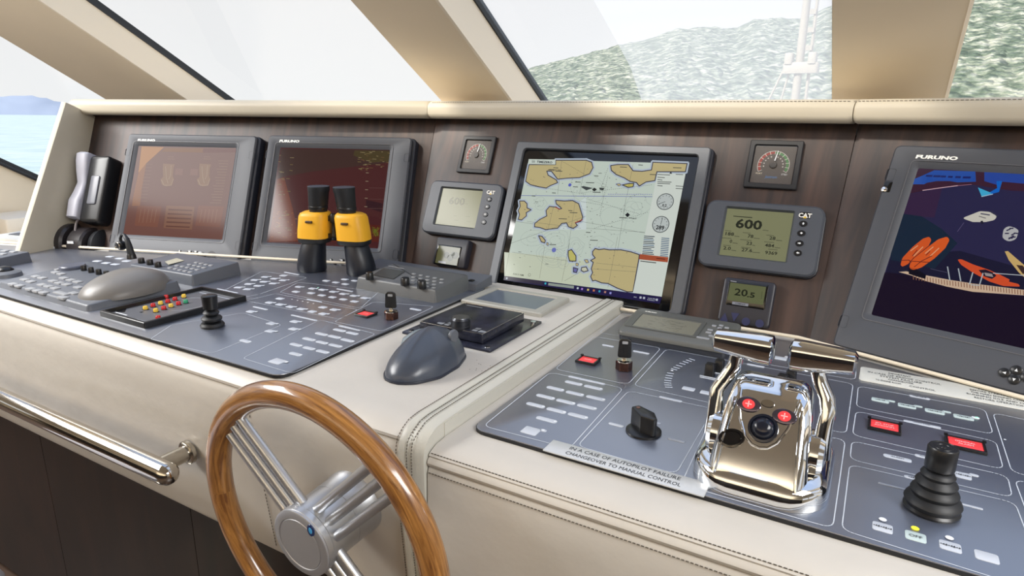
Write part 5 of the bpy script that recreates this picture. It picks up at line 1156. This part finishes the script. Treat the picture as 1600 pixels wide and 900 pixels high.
for p, r_ in ((C6(555, 185), .0088), (C6(872, 235), .0098), (C6(1020, 262), .0098)):
    q = TF.pt(*p); knob(t, q.x, q.y, zf(q.y) - .001, r_, .016)
# key switches
def key_switch(F, px, label, rot, spread):
    p = F.pt(*px); G = F.sub(p.x, p.y + .010, 0, rot); t = thing('key_switch', label, 'key switch', G)
    MB().loft([z3(rpoly([Vector((.0135 * math.cos(k * PI / 3), .0135 * math.sin(k * PI / 3))) for k in range(6)], .001, 1), z) for z in (.0005, .014)]).obj('lock_barrel', brown_brass, t, smooth=False)
    MB().lathe([(.012, .0), (.0118, .002), (.008, .003), (.007, .0028)], (0, 0, .0135), 24).obj('lock_face', steel, t)
    MB().rb(-.0035, .0035, -.0012, .0012, .015, .026, .001, .0003).obj('key_blade', steel, t)
    for s in spread:
        b = MB(); P = rpoly([(-.011, 0), (.011, 0), (.0095, .028), (.004, .031), (-.006, .031), (-.0095, .026)], .004, 4)
        P = ccw(P); hole = rrect(-.004, .005, .022, .027, .0015, 5)
        b.prism(P, -.0022, .0022, .0008, bb=.0006); b.xf(Matrix.Translation((0, s * .0055, .021)) @ Matrix.Rotation(math.radians(90 + s * 6), 4, 'X')); b.obj('key_head', black_p, t)
        MB().rb(-.0045, .0045, .0225, .027, .0022, .0027, .001, .0001).xf(Matrix.Translation((0, s * .0055, .021)) @ Matrix.Rotation(math.radians(90 + s * 6), 4, 'X')).obj('key_slot', grey_light, t)
    return t
key_switch(DL, (606, 500), 'key with black head in bronze switch on the left plate', 25, (0,))
key_switch(DR, (971, 580), 'two black-headed keys in bronze switch on the right plate', 20, (-.6, .6))
# illuminated push buttons
def push(F, px, label, txt, w_=.036, d_=.028):
    q = F.pt(*px); G = F.sub(q.x, q.y, 0); t = thing('lit_push_button', label, 'button', G, 'red lit push buttons')
    MB().ring((-w_ / 2, w_ / 2, -d_ / 2, d_ / 2, .001), (-w_ / 2 + .0035, w_ / 2 - .0035, -d_ / 2 + .0035, d_ / 2 - .0035, .001), .0003, .004, lip=.0005, depth=.002, b=.0006).obj('frame', black_p, t)
    MB().rb(-w_ / 2 + .003, w_ / 2 - .003, -d_ / 2 + .003, d_ / 2 - .003, .0005, .0032, .001, .0006).obj('lens', red_btn, t)
    b = MB()
    for sx in (-1, 1): b.box(sx * (w_ / 2 - .001) - .002, sx * (w_ / 2 - .001) + .002, d_ / 2 - .004, d_ / 2, .004, .006)
    b.obj('hinge_lug', black_p, t, smooth=False)
    a = Art(G.sub(0, 0, .0033), .0001)
    for i, s_ in enumerate(txt): a.text(s_, Vector((0, .002 - .0062 * i + .003 * (len(txt) - 2))), .0036, (250, 200, 200), 2, center=True, bold=.02)
    a.obj('lettering', t).location = (0, 0, .0033)
push(DL, (571.5, 492.5), 'red lit square button beside the key on the left plate', ['STOP'], .034, .029)
push(DR, (918.5, 565), 'red lit square button left of the two keys on the right plate', ['STOP'], .034, .029)
push(DR, (1381.5, 668.5), 'red lit emergency stop button just right of the chrome throttle', ['EM. STOP', 'ACCOMM.'], .038, .032)
push(DR, (1508, 697), 'red lit general alarm button beside the tall black joystick', ['GENERAL', 'ALARM'], .042, .032)
# ================================================================== centre strip
# silver framed touch display
G = Frame((0, 0, ZLB), (1, 0, 0), (0, 1, 0), (0, 0, 1)); F0 = G
q0, q1, q2, q3 = F0.pt(727, 470), F0.pt(855, 500), F0.pt(905, 466), F0.pt(782, 449)
G = F0.sub(-0.634, 1.117); t = thing('touch_display', 'silver framed flat display on the centre strip near the wall', 'display', G)
hx, hy = .094, .066
MB().ring((-hx, hx, -hy, hy, .004), (-hx + .022, hx - .022, -hy + .018, hy - .018, .001), .0003, .009, lip=.0008, depth=.0025, b=.0025).obj('frame', silver_frame, t)
MB().box(-hx + .02, hx - .02, -hy + .016, hy - .016, .0003, .0067).obj('screen', mat('grey sleeping screen', (92, 102, 116), .18, spec=.6), t, smooth=False)
# autopilot knob box on black acrylic base
G = F0.sub(-0.614, 0.929); t = thing('knob_controller', 'black glossy controller with ribbed round knob on an acrylic base', 'controller', G)
MB().rb(-.092, .092, -.092, .092, .0003, .004, .002, .0006).obj('base_plate', acryl, t)
for x_, y_ in ((-.08, -.08), (.08, -.08), (.08, .08), (-.08, .08)): MB().lathe([(.0052, 0), (.005, .0015), (.002, .0015)], (x_, y_, .004), 14).obj('screw', chrome, t)
MB().rb(-.066, .066, -.074, .070, .006, .022, .002, .001).obj('case', acryl, t)
MB().ring((-.0655, .0655, -.0735, .0695, .002), (-.0645, .0645, -.0725, .0685, .002), .0215, .0224, lip=.0002, depth=.0004, b=.0002).obj('case_trim', steel, t)
MB().box(-.05, .05, -.055, .055, .004, .006).obj('foot', black_p, t, smooth=False)
TF = G.sub(0, 0, .022); q = TF.pt(720, 512); kx, ky = q.x, q.y
b = MB(); L = []
for rr, zz in ((.0165, 0), (.0165, .003), (.0172, .004), (.0165, .006), (.0172, .008), (.0165, .010), (.0172, .012), (.0165, .014), (.0172, .016), (.0155, .019)):
    L.append([Vector((rr * (1 - (.03 if i % 2 else 0)) * math.cos(2 * PI * i / 48), rr * (1 - (.03 if i % 2 else 0)) * math.sin(2 * PI * i / 48), zz)) for i in range(48)])
b.loft(L); b.obj('knob', mat('dark knurled metal', (58, 60, 66), .3, metal=.6), t).location = (kx, ky, .022); MB().lathe([(.0145, 0), (.0142, .0006)], n=32).obj('knob_cap', mat('brushed dark metal', (130, 134, 140), .25, metal=.9), t).location = (kx, ky, .041)
a = Art(TF, .0003); 
for s_ in (-1, 1):
    a.poly([Vector((kx + s_ * .024, ky + .004)), Vector((kx + s_ * .034, ky + .004)), Vector((kx + s_ * .034, ky - .004)), Vector((kx + s_ * .024, ky - .004))], (150, 154, 160), 2, r=.001); a.poly([Vector((kx + s_ * .024, ky + .014)), Vector((kx + s_ * .034, ky + .014)), Vector((kx + s_ * .034, ky + .006)), Vector((kx + s_ * .024, ky + .006))], (130, 134, 140), 2, r=.001)
    a.poly([Vector((kx + s_ * .037, ky + .007)), Vector((kx + s_ * .050, ky + .004)), Vector((kx + s_ * .050, ky - .002)), Vector((kx + s_ * .037, ky - .005))], (150, 154, 160), 2, r=.002)
[a.line([Vector((-.052 + k_ * .004, .055)), Vector((-.0495 + k_ * .004, .055))], .0028, (150, 154, 160), 2) for k_ in range(9)]; a.obj('printing', t).location = (0, 0, .022)
# vertical mouse
G = F0.sub(-0.572, 0.738); t = thing('vertical_mouse', 'slate grey upright computer mouse on the cream centre strip', 'mouse', G)
b = MB(); L = []
base = [(-.040, -.055), (-.020, -.078), (.006, -.080), (.028, -.064), (.044, -.030), (.042, .020), (.028, .062), (.004, .084), (-.018, .078), (-.030, .045), (-.038, .005), (-.044, -.030)]
P = ccw(rpoly(base, .03, 2))
apex = Vector((-.012, .018))
N_ = 14
for j in range(N_ + 1):
    s = j / N_; row = []
    for p in P:
        d = p - apex
        k_ = (1 - s ** 2.0) ** .66 if p.x < 0 else (1 - s ** 2.2) ** .62
        k_ = max(k_, .0)
        if j == N_: k_ = 0.02
        z = .058 * s
        if j == 0: z = 0.0006
        q = apex + d * k_
        # saddle: the front end runs down lower than the middle
        fall = max(0, -q.y - .01) * .15
        row.append(Vector((q.x, q.y, max(.0006, z - fall * s))))
    L.append(row)
b.loft(L); b.obj('shell', mat('satin slate shell', (66, 72, 84), .28, spec=.5), t)
MB().prism(offs(P, -.0015), 0.0003, .004, .001).obj('base', mat('dark mouse base', (38, 42, 54), .35), t)
MB().lathe([(.003, -.004), (.010, -.003), (.011, 0), (.010, .003), (.003, .004)], (.022, .036, .0425), 20, 'x').obj('scroll_wheel', grey_kb, t)
b = MB(); b.loft([ell(-.046, .030, .018, .034, .008), ell(-.047, .030, .018, .034, .020), ell(-.045, .030, .016, .030, .033), ell(-.040, .030, .009, .018, .041)]); b.obj('thumb_rest', mat('light steel grey shell', (140, 152, 158), .25), t)
# ================================================================== DESK THINGS (right)
G = DR.sub(-0.287, 1.105); t = thing('navtex_display', 'grey wedge instrument with dim lcd behind the two keys', 'display', G)
hx, hy = .098, .058
P = rrect(-hx, hx, -hy, hy, .012, 4)
b = MB(); b.loft([z3(offs(P, .003), 0.0002), z3(offs(P, .002), .012)]); b.obj('base', mat('dark base', (50, 53, 60), .4), t)
b = MB(); f_ = lambda y: .018 + .014 * (y + hy) / (2 * hy)
b.loft([z3(P, .010)] + [[Vector((p.x, p.y, f_(p.y) - dz)) for p in offs(P, o_)] for dz, o_ in ((.004, 0), (.001, .0015), (0, .004))]); b.obj('case', grey_kb2, t)
TL = Matrix.Translation((0, 0, .0252)) @ Matrix.Rotation(math.atan(.014 / .116), 4, 'X')
MB().ring((-.092, .040, -.036, .036, .003), (-.078, .032, -.031, .027, .001), 0, .0016, lip=.001, depth=.0012, b=.0006).obj('screen_frame', mat('dark green grey', (86, 87, 84), .4), t).matrix_local = TL
a = Art(G, 0); a.poly([Vector((-.078, -.031)), Vector((.032, -.031)), Vector((.032, .027)), Vector((-.078, .027))], (124, 122, 108), 2)
for k in range(46): x, y = random.uniform(-.06, .01), random.uniform(-.025, .018); a.line([Vector((x, y)), Vector((x + random.uniform(.003, .01), y))], .0012, (102, 100, 88), 3)
a.text('FURUNO', Vector((-.078, .040)), .004, CRFUR, 3, bold=.04)
a.obj('lcd_image', t).matrix_local = TL @ Matrix.Translation((0, 0, .0004))
for (x, y, w_) in [(.055, .026, .008), (.066, .032, .008), (.077, .026, .008), (.066, .020, .008), (.053, .006, .010), (.078, .006, .010), (.053, -.006, .010), (.078, -.006, .010), (.062, -.018, .012), (.050, -.032, .022), (.080, -.032, .012)]:
    MB().rb(-w_ / 2, w_ / 2, -.003, .003, 0, .0016, .002, .0005).obj('key', grey_light, t).matrix_local = TL @ Matrix.Translation((x, y, 0))
# rotary selector
p = DR.pt(1003, 678); G = DR.sub(p.x, p.y + .006, 0, -35); t = thing('rotary_selector', 'black wing-shaped rotary selector behind the autopilot label', 'knob', G)
MB().lathe([(.0225, .0004), (.0225, .003), (.018, .005)], n=32).obj('skirt', black_p, t)
MB().prism(rpoly([(-.021, -.006), (.006, -.011), (.022, -.003), (.022, .003), (.006, .011), (-.021, .006)], .003), .0045, .028, .002).obj('wing', black_p, t)
MB().lathe([(.0028, 0), (.0026, .0006)], n=12).obj('pointer_dot', mat('brown dot', (100, 70, 60), .4), t).location = (-.014, 0, .028)
# paired miniature joystick knobs
for px, lb in (((1109, 588), 'pair of small square black trim levers left of the chrome throttle'), ((1222, 606), 'pair of small square black trim levers behind the chrome throttle')):
    p = DR.pt(*px); G = DR.sub(p.x + .002, p.y + .012); t = thing('trim_levers', lb, 'lever', G)
    for dx, dy in ((-.003, -.010), (.006, .014)):
        MB().loft([z3(rrect(dx - .0078, dx + .0078, dy - .0065, dy + .0065, .0025), 0.0066 - .006), z3(rrect(dx - .0072, dx + .0072, dy - .006, dy + .006, .0025), .019), z3(rrect(dx - .0055, dx + .0055, dy - .0045, dy + .0045, .002), .021)]).obj('lever', black_p, t)
        MB().rb(dx - .013, dx + .013, dy - .0085, dy - .0065, .0002, .0009, .0008, .0002).obj('slot_mark', print_line, t)
# label plates
def label_plate(name, lab, pts, lines, h, inset, m=label_m, cat='label', r=.001, right_in=None, ink=dark_ink, bold=0.0):
    q = [DR.pt(*p) for p in pts]; x0, x1 = (q[0].x + q[3].x) / 2, (q[1].x + q[2].x) / 2; y1, y0 = (q[0].y + q[1].y) / 2, (q[2].y + q[3].y) / 2
    G = DR.sub((x0 + x1) / 2, y0, 0.0002); t = thing(name, lab, cat, G); hw = (x1 - x0) / 2; H = y1 - y0
    MB().rb(-hw, hw, 0, H, 0, .0014, r, .0003).obj('plate', m, t); a = Art(G.sub(0, 0, .0014), .0002)
    for s_, u, v, hh, wd in lines:
        V, _ = text_mesh(s_, bold); a.text(s_, Vector((-hw + u * 2 * hw, v * H)), hh, ink, 2, right=Vector((-hw + (u + wd) * 2 * hw, 0)), bold=bold)
    a.obj('lettering', t).location = (0, 0, .0014); return t
label_plate('warning_label', 'long white label about autopilot failure at the front of the right plate', [(863, 689), (1109, 756), (1101, 778.6), (849, 704.5)],
            [('IN A CASE OF AUTOPILOT FAILURE', .14, .60, .0068, .70), ('CHANGEOVER TO MANUAL CONTROL', .14, .18, .0068, .72)], 0, 0)
label_plate('instruction_label', 'white engraved instruction label along the back of the right plate', [(1344, 575), (1700, 634), (1700, 659), (1342, 595)],
            [('IMPORTANT', .14, .78, .0065, .11), ('IN CASE OF BRIDGE CONTROL', .04, .62, .0065, .35), ('SYSTEM FAILURE', .10, .47, .0065, .20), ('CHANGEOVER', .14, .32, .0065, .12), ('TO ENGINE ROOM', .08, .15, .0065, .12), ('CONTROL', .24, .12, .0065, .12),
             ('FIFI WARNING', .56, .80, .0065, .16), ('BEFORE STARTING FIREFIGHTING', .52, .64, .0065, .32), ('THE MAIN ENGINES CONTROLS MUST', .52, .48, .0065, .34), ('RUNNING IDLE AND OPERATE', .50, .32, .0065, .32), ('RESTORE OPERATION IF REQUIRED', .53, .15, .0065, .34)], 0, 0, m=mat('white engraved laminate', (216, 216, 208), .45), r=.006)
# joystick
p = DR.pt(1455, 797); G = DR.sub(p.x, p.y + .002); t = thing('thruster_joystick', 'tall black joystick with ribbed rubber bellows on the right plate', 'joystick', G)
MB().lathe([(.036, .0004), (.037, .003), (.034, .006)], n=36).obj('base_ring', black_p, t)
MB().lathe([(.0345, .006), (.0375, .012), (.0355, .016), (.029, .020), (.0315, .025), (.0300, .028), (.0245, .032), (.0275, .037), (.0255, .040), (.0205, .044), (.0225, .048), (.0205, .051), (.0160, .054)], n=36).obj('bellows', black_r, t)
MB().lathe([(.013, .052), (.0185, .056), (.0195, .058), (.0195, .083), (.018, .085), (.0172, .085), (.0168, .0842), (.012, .0842), (.0116, .0848), (.009, .0848), (.0085, .084), (.004, .084), (.0036, .0848), (.0005, .0848)], n=36).obj('grip', black_p, t)
t.scale = (0.70, 0.70, 0.84)
# chrome throttle
G = DR.sub(-0.0775, 0.715); t = thing('engine_throttle', 'polished chrome twin lever engine throttle on the right plate', 'throttle', G)
def bl(x0, x1, y0, y1, z, r, n=6): return [Vector((p.x, p.y, z)) for p in rrect(x0, x1, y0, y1, r, n)]
b = MB(); b.loft([bl(-.0705, .0705, -.078, .085, .0003, .045), bl(-.0705, .0705, -.078, .085, .010, .045), bl(-.069, .069, -.0755, .083, .020, .044), bl(-.064, .064, -.069, .078, .026, .042), bl(-.058, .058, -.060, .07, .028, .04)])
b.obj('foot', chrome, t)
b = MB(); L = []
for z, hw, yf, yb, r in ((.020, .050, -.072, .072, .016), (.03, .049, -.068, .068, .016), (.045, .0475, -.060, .062, .016), (.060, .046, -.050, .055, .016), (.075, .0445, -.040, .046, .017), (.088, .043, -.031, .036, .018), (.098, .041, -.022, .029, .018), (.105, .038, -.013, .022, .014), (.109, .033, -.005, .016, .007), (.1105, .026, .0, .010, .004)):
    L.append(bl(-hw, hw, yf, yb, z, r))
b.loft(L); b.obj('body', chrome, t)
def on_face(u, z, off=0.0):     # point on the sloping front of the body
    tb = [(.020, -.072), (.03, -.068), (.045, -.060), (.060, -.050), (.075, -.040), (.088, -.031), (.098, -.022), (.105, -.013), (.109, -.005)]
    for (z0, y0), (z1, y1) in zip(tb, tb[1:]):
        if z0 <= z <= z1: s = (z - z0) / (z1 - z0); y = y0 + (y1 - y0) * s; n_ = Vector((0, -(z1 - z0), (y1 - y0))).normalized(); return Vector((u, y, z)) + n_ * off, n_
    return Vector((u, -.04, z)), Vector((0, -.8, .6))
def face_obj(mb, name, m, u, z, off=.0003, rot=0, **kw):
    p, n_ = on_face(u, z, off); M = Matrix.Translation(p) @ n_.to_track_quat('Z', 'Y').to_matrix().to_4x4() @ Matrix.Rotation(math.radians(rot), 4, 'Z'); o = mb.obj(name, m, t, **kw); o.matrix_local = M; return o
b = MB(); b.tube([on_face(u, z, .0010)[0] for u, z in [(-.030, .100), (-.0285, .09), (-.024, .074), (-.016, .060), (-.008, .054), (0, .0525), (.008, .054), (.016, .060), (.024, .074), (.0285, .09), (.030, .100)]], .0015, 8); b.obj('trim_line', chrome, t)
for s in (-1, 1):
    b = MB(); b.tube([on_face(s * u, z, .0010)[0] for u, z in [(.034, .092), (.036, .075), (.037, .06), (.0385, .045), (.040, .03), (.041, .021)]], .0013, 6); b.obj('trim_line', chrome, t)
for s in (-1, 1):
    o = face_obj(MB().loft([ell(0, 0, .0125, .0085, 0), ell(0, 0, .0120, .008, .002), ell(0, 0, .010, .0065, .0026)]), 'button_surround', mat('dark purple chrome', (96, 90, 104), .15, metal=.8), s * .0185, .088 if s < 0 else .084, rot=0)
    o = face_obj(MB().loft([ell(0, 0, .0065, .0055, .0026), ell(0, 0, .006, .005, .0034)]), 'red_button', red_btn, s * .0185, .088 if s < 0 else .084)
    a = Art(DR, 0); a.line([Vector((-.003, 0)), Vector((.003, 0))], .0012, (250, 190, 190), 2); a.line([Vector((0, -.003)), Vector((0, .003))], .0012, (250, 190, 190), 2); a.obj('cross_mark', o).location = (0, 0, .0035)
face_obj(MB().loft([ell(0, 0, .007, .0045, 0), ell(0, 0, .0065, .004, .0015)]), 'oval_lamp', steel, 0, .092)
face_obj(MB().lathe([(.0155, 0), (.015, .002), (.0125, .0025), (.012, .0015), (.0105, .004), (.0085, .007), (.005, .0085), (.002, .0088)], n=32), 'mini_joystick', mat('blue black button', (22, 26, 38), .2), 0, .070)
face_obj(MB().lathe([(.012, 0), (.0118, .0015), (.009, .002), (.0085, .001)], n=32), 'push_button', black_g, -.029, .055, rot=20).scale = (1.15, .85, 1)
for s in (-1, 1):
    MB().lathe([(.024, 0), (.026, .002), (.026, .012), (.022, .017), (.010, .019)], (0, 0, 0), 28, 'x').obj('pivot', chrome, t).matrix_local = Matrix.Translation((s * .043, -.012, .040)) @ (Matrix.Identity(4) if s > 0 else Matrix.Rotation(PI, 4, 'Z'))
    lean = .0
    hx_ = -.035 if s < 0 else .0455; hy_ = .004
    pth = [(s * .0560, -.016, .038), (s * .0560, -.014, .055), (s * .0565, -.011, .072), (s * .0575, -.007, .088), (s * .054 + (.004 if s < 0 else 0), -.002, .102), (s * .046 + (.003 if s < 0 else 0), .002, .116), (s * .0415, .004, .128), (s * .040, .004, .136)]
    b = MB(); b.tube(pth, [.0115, .0105, .0098, .0094, .0092, .0090, .0088, .0088], 16, sx=.72); b.obj('lever_arm', chrome, t)
    # handle: bar tapering to the outside end
    b = MB(); L = []; n_ = 9
    hc = -.036 if s < 0 else .0445
    for k in range(n_ + 1):
        q = k / n_; u = -.033 + .066 * q; tp = q if s > 0 else (1 - q)     # 0 = thick inner end
        hh = (.0172 - .0062 * tp); dd = .0160 - .003 * tp
        if k in (0, n_): hh *= .62; dd *= .62
        elif k in (1, n_ - 1): hh *= .95; dd *= .95; u += (-.004 if k == 1 else .004)
        L.append([Vector((hc + u, .004 + p.x, .1410 + p.y + .003 * tp)) for p in rrect(-dd, dd, -hh, hh, min(hh, dd) * .62, 4)])
    b.loft(L); b.obj('handle', chrome, t)
# ================================================================== WHEEL, RAIL
A_ = Vector((0.008, 0.997, 0.074)).normalized(); e1 = A_.cross(Vector((0, 0, 1))).normalized(); e2 = e1.cross(A_)
WC = Vector((-0.570, 0.496, -0.128)); WF = Frame(WC, e1, e2, -A_)
t = thing('steering_wheel', 'varnished wooden steering wheel with silver triple spokes', 'steering wheel', WF)
b = MB(); L = []
for k in range(96):
    a_ = 2 * PI * k / 96; L.append([Vector(((.19 + .0175 * math.cos(q)) * math.cos(a_), (.19 + .0175 * math.cos(q)) * math.sin(a_), .0165 * math.sin(q))) for q in [2 * PI * i / 20 for i in range(20)]])
b.loft(L, closed=True); b.obj('rim', teak, t)
def wang(px, py): q = WF.pt(px, py); return math.degrees(math.atan2(q.y, q.x))
for ang in (wang(368, 662), wang(588, 757), wang(368, 662) + 240 if False else wang(545, 900)):
    u = Vector((math.cos(math.radians(ang)), math.sin(math.radians(ang)), 0)); n_ = Vector((-u.y, u.x, 0))
    for k in (-1, 0, 1):
        b = MB(); b.tube([u * .030 + n_ * k * .0205 + Vector((0, 0, .004)), u * .178 + n_ * k * .0205 + Vector((0, 0, .002))], .0068, 14); b.obj('spoke', alu, t)
MB().lathe([(.045, -.030), (.045, .014), (.047, .016), (.047, .024), (.0455, .0255)], n=48).obj('hub', alu, t)
MB().lathe([(.0465, .0245), (.0465, .027), (.044, .0285), (.0365, .0285), (.0355, .0275), (.0345, .0285), (.0005, .0288)], n=48).obj('hub_cap', alu2, t)
q = WF.sub(0, 0, .029).pt(485.5, 829); o = MB().loft([ell(0, 0, .0062, .0085, 0), ell(0, 0, .0055, .008, .001)]).obj('badge', mat('dark blue badge', (20, 44, 92), .2), t); o.location = (q.x, q.y, .0287)
MB().loft([ell(0, 0, .003, .0045, .001), ell(0, 0, .0025, .004, .0014)]).obj('badge_centre', mat('bright blue enamel', (70, 160, 220), .2), o)
MB().lathe([(.0455, -.030), (.0455, -.058), (.047, -.060), (.047, -.076)], n=40).obj('column_boss', alu, t)
# handrail
t = thing('grab_rail', 'polished stainless grab rail along the front of the left desk', 'handrail', DR)
rz, ry = -.153, .503
b = MB(); b.lathe([(.0005, -2.45), (.018, -2.45), (.018, -.905), (.0165, -.8965), (.012, -.890), (.006, -.8868), (.0005, -.886)], (0, ry, rz), 28, 'x'); b.obj('rail', mat('polished stainless', (200, 196, 190), .09, metal=1.0), t)
for x in (-.936, -2.2):
    MB().lathe([(.0135, 0), (.0135, .060)], (x, ry, rz), 24, 'y').obj('post', steel, t); MB().lathe([(.0165, 0), (.020, .002), (.020, .008)], (x, .555, rz), 28, 'y').obj('flange', steel, t)
# towel corner lower left
fr = (ROT @ _cam_ray(15, 893)).normalized(); tp = EYE + fr * (0.62 / -fr.z if False else (EYE.z + 0.42) / -fr.z)
G = DR.sub(tp.x - .17, tp.y - .11, -.86, 12); t = thing('helm_chair', 'pale grey fabric chair corner at the lower left of the photo', 'chair', G)
MB().rb(-.25, .18, -.3, .09, .36, .44, .05, .02).obj('seat', mat('pale grey fabric', (168, 168, 176), .9, bump=(500, .5)), t); MB().cyl((-.05, -.1, 0), .05, .36).obj('pedestal', steel, t); MB().cyl((-.05, -.1, 0), .2, .02).obj('foot', steel, t)
